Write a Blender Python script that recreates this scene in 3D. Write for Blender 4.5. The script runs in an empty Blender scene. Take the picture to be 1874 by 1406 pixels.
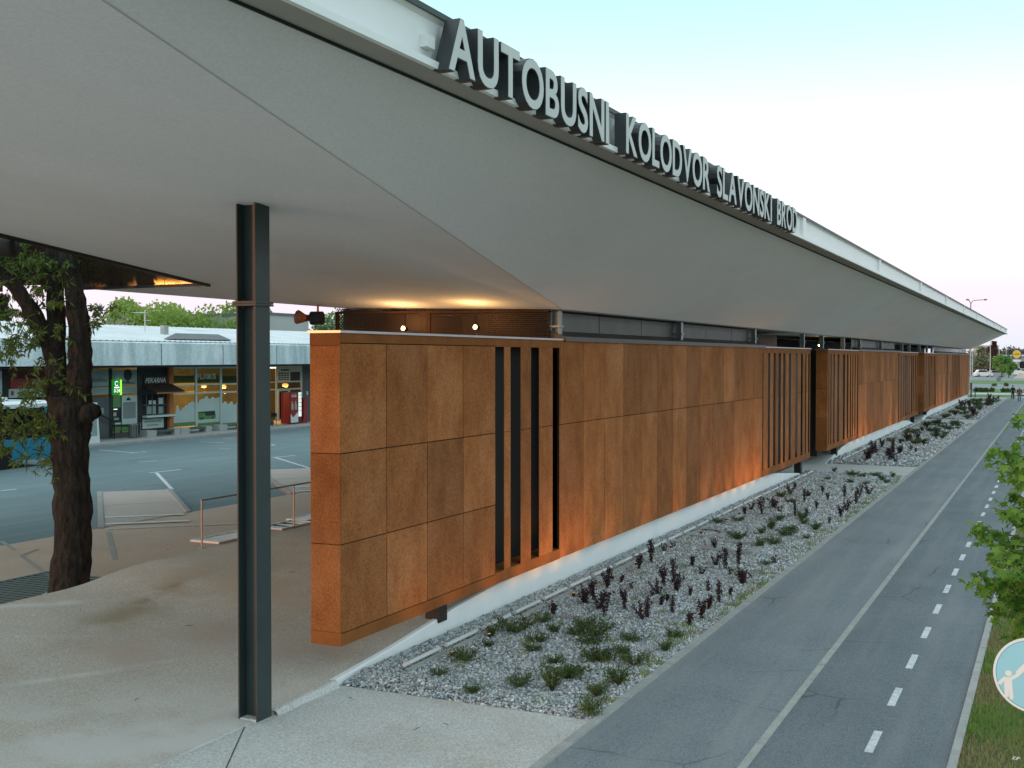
import bpy, math, random
import numpy as np
from mathutils import Vector, Matrix
random.seed(7); RNG = np.random.default_rng(7)
R = math.radians
SC = bpy.context.scene
COL = SC.collection

# ------------------------------------------------------------------ camera
# World axes: X to the right (towards the path and lawn), Y along the station wall, Z up.
# L = distance to the left of the camera (X = -L), s = distance along the wall.
CAMZ, FPX, YAW = 4.70, 2138.0, math.atan(1000.0 / 2138.0)
cam = bpy.data.cameras.new('camera'); camo = bpy.data.objects.new('camera', cam); COL.objects.link(camo)
cam.sensor_width = 36.0; cam.lens = 36.0 * FPX / 1874.0; cam.clip_end = 4000; cam.clip_start = 0.1
camo.location = (0, 0, CAMZ)
camo.rotation_euler = (R(90) - math.atan(48 / FPX), 0, YAW)
SC.camera = camo

# ------------------------------------------------------------------ sky, sun, exposure
SUN_EL, SUN_DIR = 2.2, (-0.66, -0.75)              # where the setting sun stands (behind the camera)
w = bpy.data.worlds.new('World'); SC.world = w; w.use_nodes = True
nt = w.node_tree; nt.nodes.clear()
out = nt.nodes.new('ShaderNodeOutputWorld'); bg = nt.nodes.new('ShaderNodeBackground')
sky = nt.nodes.new('ShaderNodeTexSky'); sky.sky_type = 'NISHITA'; sky.sun_disc = False
sky.sun_elevation = R(SUN_EL); sky.sun_rotation = math.atan2(SUN_DIR[0], SUN_DIR[1])
sky.air_density = 1.0; sky.dust_density = 2.0; sky.ozone_density = 2.0
tc = nt.nodes.new('ShaderNodeTexCoord'); sep = nt.nodes.new('ShaderNodeSeparateXYZ')
ramp = nt.nodes.new('ShaderNodeValToRGB')
stops = [(0.0, (.60, .64, .71)), (.03, (.66, .64, .73)), (.055, (.79, .64, .75)), (.085, (.82, .74, .81)), (.13, (.81, .85, .87)), (.19, (.74, .87, .88)),
         (.25, (.53, .79, .80)), (.31, (.39, .67, .69)), (.55, (.56, .73, .79)), (1.0, (.64, .76, .82))]
cr = ramp.color_ramp
cr.elements[0].position, cr.elements[0].color = stops[0][0], (*stops[0][1], 1)
cr.elements[1].position, cr.elements[1].color = stops[-1][0], (*stops[-1][1], 1)
for p, c in stops[1:-1]:
    e = cr.elements.new(p); e.color = (*c, 1)
add = nt.nodes.new('ShaderNodeMix'); add.data_type = 'RGBA'; add.blend_type = 'ADD'
add.inputs['Factor'].default_value = 1.0
sc_n = nt.nodes.new('ShaderNodeMix'); sc_n.data_type = 'RGBA'; sc_n.blend_type = 'MULTIPLY'; sc_n.inputs['Factor'].default_value = 1.0
sc_n.inputs[7].default_value = (.06, .06, .06, 1)     # Nishita at the usual daylight strength; the twilight gradient lies over it
nt.links.new(sky.outputs[0], sc_n.inputs[6])
nt.links.new(tc.outputs['Generated'], sep.inputs[0]); nt.links.new(sep.outputs['Z'], ramp.inputs[0])
# the western half of the dusk sky, behind the camera, is the bright half
dotn = nt.nodes.new('ShaderNodeVectorMath'); dotn.operation = 'DOT_PRODUCT'; dotn.inputs[1].default_value = (SUN_DIR[0], SUN_DIR[1], .15)
nt.links.new(tc.outputs['Generated'], dotn.inputs[0])
wst = nt.nodes.new('ShaderNodeMapRange'); wst.interpolation_type = 'SMOOTHSTEP'; wst.inputs[1].default_value = -.25; wst.inputs[2].default_value = 1.0
nt.links.new(dotn.outputs['Value'], wst.inputs[0])
wmix = nt.nodes.new('ShaderNodeMix'); wmix.data_type = 'RGBA'; wmix.inputs[6].default_value = (1, 1, 1, 1); wmix.inputs[7].default_value = (1.34, 1.30, 1.28, 1)
nt.links.new(wst.outputs[0], wmix.inputs[0])
wmul = nt.nodes.new('ShaderNodeMix'); wmul.data_type = 'RGBA'; wmul.blend_type = 'MULTIPLY'; wmul.inputs[0].default_value = 1.0
nt.links.new(ramp.outputs[0], wmul.inputs[6]); nt.links.new(wmix.outputs[2], wmul.inputs[7])
nt.links.new(wmul.outputs[2], add.inputs[6]); nt.links.new(sc_n.outputs[2], add.inputs[7])
nt.links.new(add.outputs[2], bg.inputs[0]); nt.links.new(bg.outputs[0], out.inputs[0])
bg.inputs[1].default_value = 1.0
sun = bpy.data.lights.new('sun', 'SUN'); sun.energy = .7; sun.angle = R(1.5); sun.color = (1.0, .34, .06)
suno = bpy.data.objects.new('sun', sun); COL.objects.link(suno)
sd = Vector((SUN_DIR[0], SUN_DIR[1], math.tan(R(SUN_EL)) * math.hypot(*SUN_DIR)))
suno.rotation_euler = sd.to_track_quat('Z', 'Y').to_euler(); suno.location = (-40, -40, 30)
SC.view_settings.view_transform = 'Standard'; SC.view_settings.look = 'None'
SC.view_settings.exposure = 0.47; SC.view_settings.gamma = 1.0
SC.view_settings.use_curve_mapping = False
SC.cycles.use_denoising = True
SC.cycles.max_bounces = 8; SC.cycles.diffuse_bounces = 5; SC.cycles.transparent_max_bounces = 16
SC.cycles.sample_clamp_indirect = 6.0

# ------------------------------------------------------------------ helpers
FW = Vector((-math.sin(YAW), math.cos(YAW), 0)); RT = Vector((math.cos(YAW), math.sin(YAW), 0))
def ray(px, py):                       # horizontal unit-depth ray of the survey photograph
    return FW + RT * ((px - 937) / FPX) + Vector((0, 0, (655 - py) / FPX))
def ground(px, py, z=0.0):             # survey point on level z
    d = ray(px, py); t = (z - CAMZ) / d.z
    p = d * t; return -p.x, p.y        # L, s
def along(px, L):                      # s of an image column on a plane parallel to the wall
    d = ray(px, 655); return d.y * (L / -d.x)
def height(px, py, L):
    d = ray(px, py); return CAMZ + d.z * (L / -d.x)

def smooth(t):
    t = max(0.0, min(1.0, t)); return t * t * (3 - 2 * t)
def lerp(a, b, t): return a + (b - a) * t

class MB:
    def __init__(self): self.v = []; self.f = []; self.m = []; self.mi = 0
    def face(self, pts):
        n = len(self.v); self.v += [tuple(p) for p in pts]; self.f.append(tuple(range(n, n + len(pts)))); self.m.append(self.mi); return self
    def box(self, x0, x1, y0, y1, z0, z1):
        if x0 > x1: x0, x1 = x1, x0
        if y0 > y1: y0, y1 = y1, y0
        n = len(self.v)
        self.v += [(x, y, z) for z in (z0, z1) for x, y in ((x0, y0), (x1, y0), (x1, y1), (x0, y1))]
        for q in ((0, 3, 2, 1), (4, 5, 6, 7), (0, 1, 5, 4), (1, 2, 6, 5), (2, 3, 7, 6), (3, 0, 4, 7)):
            self.f.append(tuple(n + i for i in q)); self.m.append(self.mi)
        return self
    def lbox(self, L0, L1, s0, s1, z0, z1): return self.box(-L0, -L1, s0, s1, z0, z1)
    def prism(self, poly, axis, a, b):   # poly in the two other axes (order xyz without axis), extruded a..b
        n = len(self.v); k = len(poly)
        def p3(p, t):
            return {'x': (t, p[0], p[1]), 'y': (p[0], t, p[1]), 'z': (p[0], p[1], t)}[axis]
        self.v += [p3(p, a) for p in poly] + [p3(p, b) for p in poly]
        self.f.append(tuple(range(n, n + k))); self.m.append(self.mi)
        self.f.append(tuple(range(n + 2 * k - 1, n + k - 1, -1))); self.m.append(self.mi)
        for i in range(k):
            j = (i + 1) % k
            self.f.append((n + i, n + k + i, n + k + j, n + j)); self.m.append(self.mi)
        return self
    def tube(self, pts, rad, n=8, cap=True):
        pts = [Vector(p) for p in pts]
        if not hasattr(rad, '__len__'): rad = [rad] * len(pts)
        base = len(self.v); ref = None
        for i, p in enumerate(pts):
            d = (pts[min(i + 1, len(pts) - 1)] - pts[max(i - 1, 0)]).normalized()
            if ref is None:
                ref = Vector((1, 0, 0)) if abs(d.x) < .9 else Vector((0, 1, 0))
            a = (ref - d * ref.dot(d)).normalized(); b = d.cross(a); ref = a
            for k in range(n):
                t = 2 * math.pi * k / n
                self.v.append(tuple(p + (a * math.cos(t) + b * math.sin(t)) * rad[i]))
        for i in range(len(pts) - 1):
            for k in range(n):
                a0 = base + i * n + k; a1 = base + i * n + (k + 1) % n
                self.f.append((a0, a1, a1 + n, a0 + n)); self.m.append(self.mi)
        if cap:
            self.f.append(tuple(base + n - 1 - k for k in range(n))); self.m.append(self.mi)
            e = base + (len(pts) - 1) * n
            self.f.append(tuple(e + k for k in range(n))); self.m.append(self.mi)
        return self
    def grid(self, fn, us, vs):
        b = len(self.v)
        for u in us:
            for v in vs: self.v.append(tuple(fn(u, v)))
        nv = len(vs)
        for i in range(len(us) - 1):
            for j in range(nv - 1):
                a = b + i * nv + j
                self.f.append((a, a + nv, a + nv + 1, a + 1)); self.m.append(self.mi)
        return self
    def mesh(self, name, mats, org=(0, 0, 0), smooth_=False):
        me = bpy.data.meshes.new(name)
        ox, oy, oz = org
        me.from_pydata([(x - ox, y - oy, z - oz) for x, y, z in self.v], [], self.f)
        for m in (mats if isinstance(mats, (list, tuple)) else [mats]): me.materials.append(M[m] if isinstance(m, str) else m)
        if any(self.m): me.polygons.foreach_set('material_index', self.m)
        if smooth_: me.polygons.foreach_set('use_smooth', [True] * len(me.polygons))
        me.update(); return me

ORG = {}
def link(o, parent=None, org=(0, 0, 0)):
    COL.objects.link(o); ORG[o.name] = Vector(org)
    if parent: o.parent = parent
    return o
def tag(o, label=None, cat=None, group=None, kind=None):
    if label: o['label'] = label
    if cat: o['category'] = cat
    if group: o['group'] = group
    if kind: o['kind'] = kind
    return o
def thing(name, label, cat, loc=(0, 0, 0), rz=0.0, group=None):
    o = bpy.data.objects.new(name, None); o.location = loc; o.rotation_euler = (0, 0, rz); o.empty_display_size = .2
    link(o, None, loc); return tag(o, label, cat, group)
def part(name, mb, mat, parent=None, smooth_=False, local=False):
    """mesh object; geometry given in world coordinates unless local"""
    org = (0, 0, 0)
    if parent is not None and not local: org = tuple(ORG[parent.name])
    me = mb.mesh(name, mat, org, smooth_) if isinstance(mb, MB) else mb
    o = bpy.data.objects.new(name, me); link(o, parent, org if not local else (0, 0, 0)); return o
def solo(name, mb, mat, label, cat, group=None, smooth_=False):
    return tag(part(name, mb, mat, None, smooth_), label, cat, group)
def struct(name, mb, mat, parent=None, smooth_=False):
    o = part(name, mb, mat, parent, smooth_)
    if parent is None: o['kind'] = 'structure'
    return o
def stuff(name, me, label, cat):
    o = bpy.data.objects.new(name, me); link(o); return tag(o, label, cat, None, 'stuff')
def copy_tree(o, parent=None):
    c = o.copy(); COL.objects.link(c); c.parent = parent; ORG[c.name] = ORG.get(o.name, Vector((0, 0, 0)))
    for ch in list(o.children): copy_tree(ch, c)
    return c
def mesh_np(name, V, F, mats, mi=None, smooth_=False):
    me = bpy.data.meshes.new(name); V = np.asarray(V, np.float32); F = np.asarray(F, np.int32)
    k = F.shape[1]
    me.vertices.add(len(V)); me.vertices.foreach_set('co', V.ravel())
    me.loops.add(F.size); me.loops.foreach_set('vertex_index', F.ravel())
    me.polygons.add(len(F)); me.polygons.foreach_set('loop_start', np.arange(0, F.size, k, dtype=np.int32))
    for m in (mats if isinstance(mats, (list, tuple)) else [mats]): me.materials.append(M[m])
    if mi is not None: me.polygons.foreach_set('material_index', np.asarray(mi, np.int32))
    if smooth_: me.polygons.foreach_set('use_smooth', np.ones(len(F), bool))
    me.update(calc_edges=True); me.validate(); return me

# ------------------------------------------------------------------ materials
M = {}
def mat(name, c1, c2=None, scale=3.0, rough=.7, metal=0.0, bdist=.02, bump=0.0, bscale=60.0, fine=0.0, fscale=90.0, rnd=0.0,
        stretch=(1, 1, 1), spec=.4, emit=None, alpha=1.0, coat=0.0, c3=None, c3scale=.6, c3lo=.55, c3hi=.7, trans=0.0, detail=4):
    m = bpy.data.materials.new(name); m.use_nodes = True; n = m.node_tree; N = n.nodes; Lk = n.links
    b = N['Principled BSDF']
    b.inputs['Roughness'].default_value = rough; b.inputs['Metallic'].default_value = metal
    b.inputs['Specular IOR Level'].default_value = spec; b.inputs['Alpha'].default_value = alpha
    b.inputs['Coat Weight'].default_value = coat
    if trans: b.inputs['Transmission Weight'].default_value = trans
    geo = N.new('ShaderNodeNewGeometry'); mp = N.new('ShaderNodeMapping'); mp.inputs['Scale'].default_value = stretch
    Lk.new(geo.outputs['Position'], mp.inputs[0])
    def noise(sc, det=detail):
        t = N.new('ShaderNodeTexNoise'); t.inputs['Scale'].default_value = sc; t.inputs['Detail'].default_value = det
        t.inputs['Roughness'].default_value = .6; Lk.new(mp.outputs[0], t.inputs['Vector']); return t
    def mix(fac, a, c, bt='MIX'):
        x = N.new('ShaderNodeMix'); x.data_type = 'RGBA'; x.blend_type = bt
        for i, q in ((0, fac), (6, a), (7, c)):
            if hasattr(q, 'is_linked'): Lk.new(q, x.inputs[i])
            else: x.inputs[i].default_value = q if i == 0 else (*q, 1)
        return x.outputs[2]
    col = None
    if c2 is not None:
        t = noise(scale); r = N.new('ShaderNodeMapRange'); r.inputs[1].default_value = .32; r.inputs[2].default_value = .68
        Lk.new(t.outputs[0], r.inputs[0]); col = mix(r.outputs[0], c1, c2)
    if c3 is not None:
        t = noise(c3scale, 6); r = N.new('ShaderNodeMapRange'); r.inputs[1].default_value = c3lo; r.inputs[2].default_value = c3hi
        Lk.new(t.outputs[0], r.inputs[0]); col = mix(r.outputs[0], col if col is not None else c1, c3)
    if fine:
        g2 = N.new('ShaderNodeTexNoise'); g2.inputs['Scale'].default_value = fscale; g2.inputs['Detail'].default_value = 2
        Lk.new(geo.outputs['Position'], g2.inputs['Vector'])
        r = N.new('ShaderNodeMapRange'); r.inputs[1].default_value = .3; r.inputs[2].default_value = .7
        r.inputs[3].default_value = 1 - fine; r.inputs[4].default_value = 1 + fine
        Lk.new(g2.outputs[0], r.inputs[0]); cmb = N.new('ShaderNodeCombineColor')
        for i in range(3): Lk.new(r.outputs[0], cmb.inputs[i])
        col = mix(1.0, col if col is not None else c1, cmb.outputs[0], 'MULTIPLY')
    if rnd:
        oi = N.new('ShaderNodeObjectInfo'); r = N.new('ShaderNodeMapRange')
        r.inputs[3].default_value = 1 - rnd; r.inputs[4].default_value = 1 + rnd; Lk.new(oi.outputs['Random'], r.inputs[0])
        cmb = N.new('ShaderNodeCombineColor')
        for i in range(3): Lk.new(r.outputs[0], cmb.inputs[i])
        col = mix(1.0, col if col is not None else c1, cmb.outputs[0], 'MULTIPLY')
    if col is None: b.inputs['Base Color'].default_value = (*c1, 1)
    else: Lk.new(col, b.inputs['Base Color'])
    if bump:
        t = noise(bscale); bp = N.new('ShaderNodeBump'); bp.inputs['Strength'].default_value = bump; bp.inputs['Distance'].default_value = bdist
        Lk.new(t.outputs[0], bp.inputs['Height']); Lk.new(bp.outputs[0], b.inputs['Normal'])
    if emit:
        b.inputs['Emission Color'].default_value = (*emit[0], 1); b.inputs['Emission Strength'].default_value = emit[1]
    M[name] = m; return m

mat('corten', (.385, .142, .045), (.265, .088, .026), 2.6, .8, bump=.25, bscale=46, fine=.24, fscale=30, rnd=.22,
    stretch=(1, 1, .6), spec=.15, c3=(.44, .185, .080), c3scale=.6, c3lo=.50, c3hi=.75, detail=8)
mat('corten_trim', (.31, .110, .030), (.23, .076, .020), 2.2, .8, bump=.12, fine=.12, fscale=40, spec=.2, rnd=.06)
mat('corten_dark', (.060, .030, .016), (.04, .02, .012), 2, .85, spec=.2)
mat('steel_dark', (.034, .052, .053), (.027, .042, .043), 2.5, .48, fine=.06, fscale=80, spec=.4)
mat('steel_black', (.014, .016, .017), None, rough=.55)
mat('steel_grey', (.23, .26, .26), (.18, .21, .21), 3, .4, metal=.6)
mat('flashing', (.42, .44, .45), (.34, .36, .37), 1.2, .32, metal=.75)
mat('flashing_dark', (.075, .070, .062), (.055, .05, .046), 1.2, .45, metal=.3)
mat('render_white', (.90, .90, .895), (.86, .86, .855), 1.3, .85, fine=.03, c3=(.76, .74, .71), c3scale=.55, c3lo=.60, c3hi=.78)
mat('soffit', (.80, .775, .80), (.76, .735, .76), .35, .9, fine=.05, fscale=26, stretch=(1.3, .45, 1), c3=(.71, .685, .70), c3scale=.45, c3lo=.5, c3hi=.8, bump=.06, bscale=9)
mat('fascia_white', (.86, .87, .87), (.82, .83, .83), .8, .42, spec=.5, c3=(.74, .75, .75), c3scale=.7, c3lo=.62, c3hi=.8)
mat('eave_band', (.40, .37, .34), (.36, .335, .31), .8, .8)
mat('joint_dark', (.03, .03, .03), None, rough=.9)
mat('letter_side', (.030, .036, .038), (.022, .027, .029), 4, .42, spec=.5)
mat('letter_face', (.60, .62, .61), (.56, .58, .57), 2, .5)
mat('concrete_pad', (.64, .625, .605), (.55, .54, .52), .55, .9, bump=.3, bscale=34, fine=.24, fscale=34, c3=(.46, .40, .33), c3scale=.22, c3lo=.52, c3hi=.75)
mat('concrete_platform', (.66, .50, .40), (.58, .435, .34), .35, .88, bump=.15, bscale=25, fine=.12, fscale=20, c3=(.50, .365, .265), c3scale=.16, c3lo=.5, c3hi=.72)
mat('concrete_tongue', (.58, .50, .45), (.52, .43, .38), .5, .88, fine=.08, fscale=20)
mat('paint_white', (.78, .78, .76), (.66, .66, .64), 5, .7, fine=.1, fscale=30)
mat('paint_road', (.70, .71, .71), (.54, .56, .56), 6, .75, fine=.2, fscale=40, c3=(.24, .255, .26), c3scale=5, c3lo=.57, c3hi=.68)
mat('kerb', (.42, .415, .39), (.33, .33, .315), 3, .9, fine=.14, fscale=45, bump=.1)
mat('asphalt_path', (.212, .240, .255), (.180, .208, .222), .5, .88, bump=.3, bscale=70, fine=.30, fscale=48, c3=(.225, .248, .258), c3scale=.3)
mat('asphalt_bike', (.165, .190, .205), (.138, .162, .177), .5, .88, bump=.3, bscale=70, fine=.30, fscale=48, c3=(.18, .20, .212), c3scale=.3)
mat('asphalt_yard', (.150, .215, .228), (.122, .180, .193), .22, .8, fine=.12, fscale=30, c3=(.18, .245, .258), c3scale=.12)
mat('asphalt_far', (.24, .26, .265), (.20, .22, .225), .1, .9)
mat('pale_paving', (.46, .46, .45), (.40, .40, .39), .3, .9)
mat('soil_gravel', (.30, .30, .295), (.19, .19, .185), 4, .95, bump=.5, bscale=30, fine=.35, fscale=30)
mat('stone_a', (.53, .555, .57), None, rough=.85, rnd=0)
mat('stone_b', (.27, .285, .295), None, rough=.85)
mat('stone_c', (.80, .82, .83), None, rough=.85)
mat('stone_d', (.48, .43, .40), None, rough=.85)
mat('grass_ground', (.12, .14, .042), (.085, .11, .03), 1.2, .95, fine=.3, fscale=25, c3=(.20, .17, .08), c3scale=.8, c3lo=.5, c3hi=.7)
mat('grass_far', (.13, .20, .065), (.10, .16, .05), .12, .95, fine=.15, fscale=3)
mat('blade_a', (.16, .28, .05), None, rough=.7); mat('blade_b', (.24, .29, .075), None, rough=.7); mat('blade_c', (.30, .265, .13), None, rough=.8)
mat('land', (.13, .16, .085), (.11, .13, .07), .02, .95)
mat('bark', (.050, .040, .030), (.009, .007, .006), 11, .95, bdist=.08, bump=1.0, bscale=16, stretch=(1, 1, .3), fine=.3, fscale=30)
mat('bark_pale', (.14, .12, .095), (.09, .075, .06), 7, .9, bump=.5, bscale=18, stretch=(1, 1, .4))
def cracks(name, sc, wid, dark, patch):
    m = M[name]; N, Lk = m.node_tree.nodes, m.node_tree.links; b = N['Principled BSDF']; src = b.inputs['Base Color'].links[0].from_socket
    geo = N.new('ShaderNodeNewGeometry'); ns = N.new('ShaderNodeTexNoise'); ns.inputs['Scale'].default_value = 2.2; ns.inputs['Detail'].default_value = 5; Lk.new(geo.outputs['Position'], ns.inputs[0])
    mv = N.new('ShaderNodeMix'); mv.data_type = 'VECTOR'; mv.inputs[0].default_value = .16; Lk.new(geo.outputs['Position'], mv.inputs[4]); Lk.new(ns.outputs['Color'], mv.inputs[5])
    vo = N.new('ShaderNodeTexVoronoi'); vo.feature = 'DISTANCE_TO_EDGE'; vo.inputs['Scale'].default_value = sc; Lk.new(mv.outputs[1], vo.inputs['Vector'])
    mr = N.new('ShaderNodeMapRange'); mr.inputs[1].default_value = 0; mr.inputs[2].default_value = wid; mr.inputs[3].default_value = 1; mr.inputs[4].default_value = 0; Lk.new(vo.outputs['Distance'], mr.inputs[0])
    n2 = N.new('ShaderNodeTexNoise'); n2.inputs['Scale'].default_value = .5; Lk.new(geo.outputs['Position'], n2.inputs[0])
    m2 = N.new('ShaderNodeMapRange'); m2.inputs[1].default_value = .5; m2.inputs[2].default_value = .62; Lk.new(n2.outputs[0], m2.inputs[0])
    ml = N.new('ShaderNodeMath'); ml.operation = 'MULTIPLY'; Lk.new(mr.outputs[0], ml.inputs[0]); Lk.new(m2.outputs[0], ml.inputs[1])
    x = N.new('ShaderNodeMix'); x.data_type = 'RGBA'; x.inputs[7].default_value = (*dark, 1); Lk.new(ml.outputs[0], x.inputs[0]); Lk.new(src, x.inputs[6])
    # faint lengthwise wear and pale dust patches
    mp = N.new('ShaderNodeMapping'); mp.inputs['Scale'].default_value = (1.6, .10, 1); Lk.new(geo.outputs['Position'], mp.inputs[0])
    n3 = N.new('ShaderNodeTexNoise'); n3.inputs['Scale'].default_value = 1.5; n3.inputs['Detail'].default_value = 6; Lk.new(mp.outputs[0], n3.inputs[0])
    m3 = N.new('ShaderNodeMapRange'); m3.inputs[1].default_value = .46; m3.inputs[2].default_value = .72; m3.inputs[4].default_value = .6; Lk.new(n3.outputs[0], m3.inputs[0])
    y = N.new('ShaderNodeMix'); y.data_type = 'RGBA'; y.inputs[7].default_value = (*patch, 1); Lk.new(m3.outputs[0], y.inputs[0]); Lk.new(x.outputs[2], y.inputs[6]); Lk.new(y.outputs[2], b.inputs['Base Color'])
def leafmat(name, c, c2, tr=.25):
    m = bpy.data.materials.new(name); m.use_nodes = True; n = m.node_tree; N = n.nodes; Lk = n.links
    b = N['Principled BSDF']; b.inputs['Roughness'].default_value = .55; b.inputs['Specular IOR Level'].default_value = .3
    geo = N.new('ShaderNodeNewGeometry'); mx = N.new('ShaderNodeMix'); mx.data_type = 'RGBA'
    oi = N.new('ShaderNodeObjectInfo'); ad = N.new('ShaderNodeMath'); ad.operation = 'MULTIPLY_ADD'; ad.inputs[1].default_value = .6; Lk.new(geo.outputs['Random Per Island'], ad.inputs[0])
    hf = N.new('ShaderNodeMath'); hf.operation = 'MULTIPLY'; hf.inputs[1].default_value = .45; Lk.new(oi.outputs['Random'], hf.inputs[0]); Lk.new(hf.outputs[0], ad.inputs[2])
    mx.inputs[6].default_value = (*c, 1); mx.inputs[7].default_value = (*c2, 1)
    Lk.new(ad.outputs[0], mx.inputs[0]); Lk.new(mx.outputs[2], b.inputs['Base Color'])
    t = N.new('ShaderNodeBsdfTranslucent'); Lk.new(mx.outputs[2], t.inputs[0])
    ms = N.new('ShaderNodeMixShader'); ms.inputs[0].default_value = tr
    Lk.new(b.outputs[0], ms.inputs[1]); Lk.new(t.outputs[0], ms.inputs[2]); Lk.new(ms.outputs[0], N['Material Output'].inputs[0])
    M[name] = m
cracks('asphalt_path', .55, .012, (.10, .105, .11), (.29, .30, .30)); cracks('asphalt_bike', .5, .012, (.07, .075, .08), (.235, .245, .25)); cracks('asphalt_yard', .22, .006, (.06, .08, .085), (.21, .27, .28))
leafmat('leaf_ash', (.07, .13, .028), (.18, .26, .06), .4)
leafmat('leaf_maple', (.085, .20, .025), (.27, .45, .07), .4)
leafmat('leaf_willow', (.18, .28, .055), (.34, .46, .11), .45)
leafmat('leaf_mid', (.075, .115, .04), (.14, .19, .065))
leafmat('leaf_dark', (.03, .045, .028), (.06, .075, .045))
leafmat('leaf_pale', (.15, .18, .10), (.24, .26, .15))
leafmat('leaf_bright', (.11, .23, .05), (.20, .34, .09), .35)
leafmat('leaf_red', (.085, .045, .048), (.13, .07, .065))
leafmat('leaf_barberry', (.035, .016, .021), (.070, .032, .036), .12)
leafmat('leaf_shrub', (.05, .092, .024), (.115, .165, .05), .25)
leafmat('leaf_hill', (.16, .16, .11), (.20, .19, .13))
leafmat('leaf_blossom', (.42, .36, .36), (.26, .28, .17))
mat('twig', (.06, .04, .03), None, rough=.9)
mat('glass_dark', (.020, .026, .026), None, rough=.08, spec=.5)
mat('glass_green', (.05, .085, .035), (.08, .12, .045), .5, .10, spec=.5, alpha=.62)
mat('glass_clear', (.030, .036, .032), None, rough=.05, spec=.5, alpha=.34)
mat('concrete_band', (.70, .78, .80), (.40, .48, .50), .9, .9, fine=.10, fscale=8, stretch=(1, 1.4, .25), c3=(.78, .82, .83), c3scale=.7, c3lo=.5, c3hi=.66)
mat('roof_sheet', (.74, .75, .755), (.60, .62, .63), .5, .6, c3=(.46, .47, .47), c3scale=.35, c3lo=.6, c3hi=.75)
mat('roof_dark', (.09, .095, .10), (.14, .145, .15), 1, .7)
mat('shop_dark', (.018, .022, .022), (.026, .03, .03), 1, .5)
mat('shop_grey', (.11, .12, .125), (.09, .10, .105), 1, .6)
mat('frame_pale', (.58, .66, .61), None, rough=.45)
mat('frame_cream', (.62, .57, .42), None, rough=.5)
mat('frosted', (.58, .68, .65), (.50, .60, .57), .7, .6)
mat('film_grey', (.34, .42, .41), (.26, .33, .32), .8, .5)
mat('print_dark', (.030, .040, .040), None, rough=.6)
mat('print_green', (.11, .24, .085), (.14, .29, .10), .8, .5)
mat('print_white', (.72, .74, .72), None, rough=.6)
mat('print_grey', (.24, .27, .27), None, rough=.6)
mat('sign_red', (.36, .045, .038), (.30, .036, .032), .8, .5)
mat('red_dark', (.13, .025, .022), None, rough=.5)
mat('sign_green_lit', (.02, .20, .04), None, rough=.5, emit=((.02, .34, .05), .35))
mat('lime_lit', (.3, .8, .05), None, rough=.5, emit=((.35, 1.0, .05), .9))
mat('white_lit', (.8, .8, .8), None, rough=.5, emit=((.9, 1, .92), .8))
mat('orange_post', (.48, .17, .06), (.42, .15, .055), 1, .7)
mat('awning', (.075, .052, .040), (.05, .036, .03), 2, .8)
mat('interior_warm', (.22, .13, .06), (.15, .085, .04), .4, .8)
mat('interior_green', (.26, .27, .12), (.20, .19, .08), .5, .8)
mat('bulb_warm', (1, .8, .5), None, emit=((1.0, .60, .22), 14.0))
mat('bulb_soft', (1, .6, .25), None, emit=((1.0, .42, .10), 2.2))
mat('bulb_low', (.9, .6, .3), None, emit=((1.0, .5, .15), .6)); mat('bulb_white', (1, 1, 1), None, emit=((1.0, .95, .8), 2.2))
mat('red_plastic', (.34, .025, .02), (.29, .022, .02), 1, .4, coat=.3)
mat('panel_lit', (.7, .75, .72), None, emit=((.85, 1, .95), .45))
mat('bus_blue', (.015, .25, .42), (.013, .22, .38), .6, .3, coat=.5)
mat('bus_white', (.72, .77, .78), None, rough=.35, coat=.3)
mat('bus_glass', (.008, .010, .011), None, rough=.06, spec=.6)
mat('rubber', (.015, .015, .016), None, rough=.9)
mat('chrome', (.5, .5, .5), None, rough=.25, metal=.9)
mat('upstand', (.050, .030, .020), (.035, .022, .016), .7, .055, spec=.9, coat=.6)
mat('sign_blue', (.33, .66, .78), (.31, .64, .76), 2, .45)
mat('sign_line', (.03, .33, .55), None, rough=.5)
mat('sign_white', (.80, .81, .80), None, rough=.5)
mat('car_white', (.72, .74, .75), None, rough=.25, coat=.6); mat('car_grey', (.30, .33, .35), None, rough=.3, coat=.6)
mat('car_red', (.36, .03, .04), None, rough=.3, coat=.6)
mat('lidl_yellow', (.85, .52, .01), None, rough=.5); mat('lidl_blue', (.01, .06, .30), None, rough=.5); mat('sign_pink', (.62, .035, .07), None, rough=.5)
mat('pole_pale', (.52, .56, .56), None, rough=.5, metal=.3); mat('pole_red', (.22, .10, .10), None, rough=.6)
mat('building_pink', (.50, .40, .36), (.45, .36, .33), .2, .9); mat('building_grey', (.40, .42, .40), (.35, .37, .35), .2, .9)
mat('sand', (.52, .44, .36), (.46, .39, .32), .2, .95)
mat('skin', (.45, .28, .21), None, rough=.6); mat('hair', (.02, .015, .012), None, rough=.7)
mat('cloth_black', (.018, .02, .024), None, rough=.9); mat('cloth_navy', (.025, .03, .05), None, rough=.9)
mat('denim', (.12, .21, .25), None, rough=.9); mat('cloth_pink', (.42, .06, .10), None, rough=.9); mat('shoe', (.6, .6, .58), None, rough=.8)
mat('grate_light', (.62, .63, .64), None, rough=.45, metal=.2); mat('grate_green', (.030, .055, .050), None, rough=.5, metal=.4)
mat('stainless', (.30, .28, .26), None, rough=.5, metal=.4)
mat('paper', (.7, .7, .68), None, rough=.8); mat('conduit', (.70, .71, .71), (.60, .61, .61), 3, .5)
mat('orange_horn', (.30, .10, .04), None, rough=.5)
mat('rust_stain', (.20, .085, .03), None, rough=.9)
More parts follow.
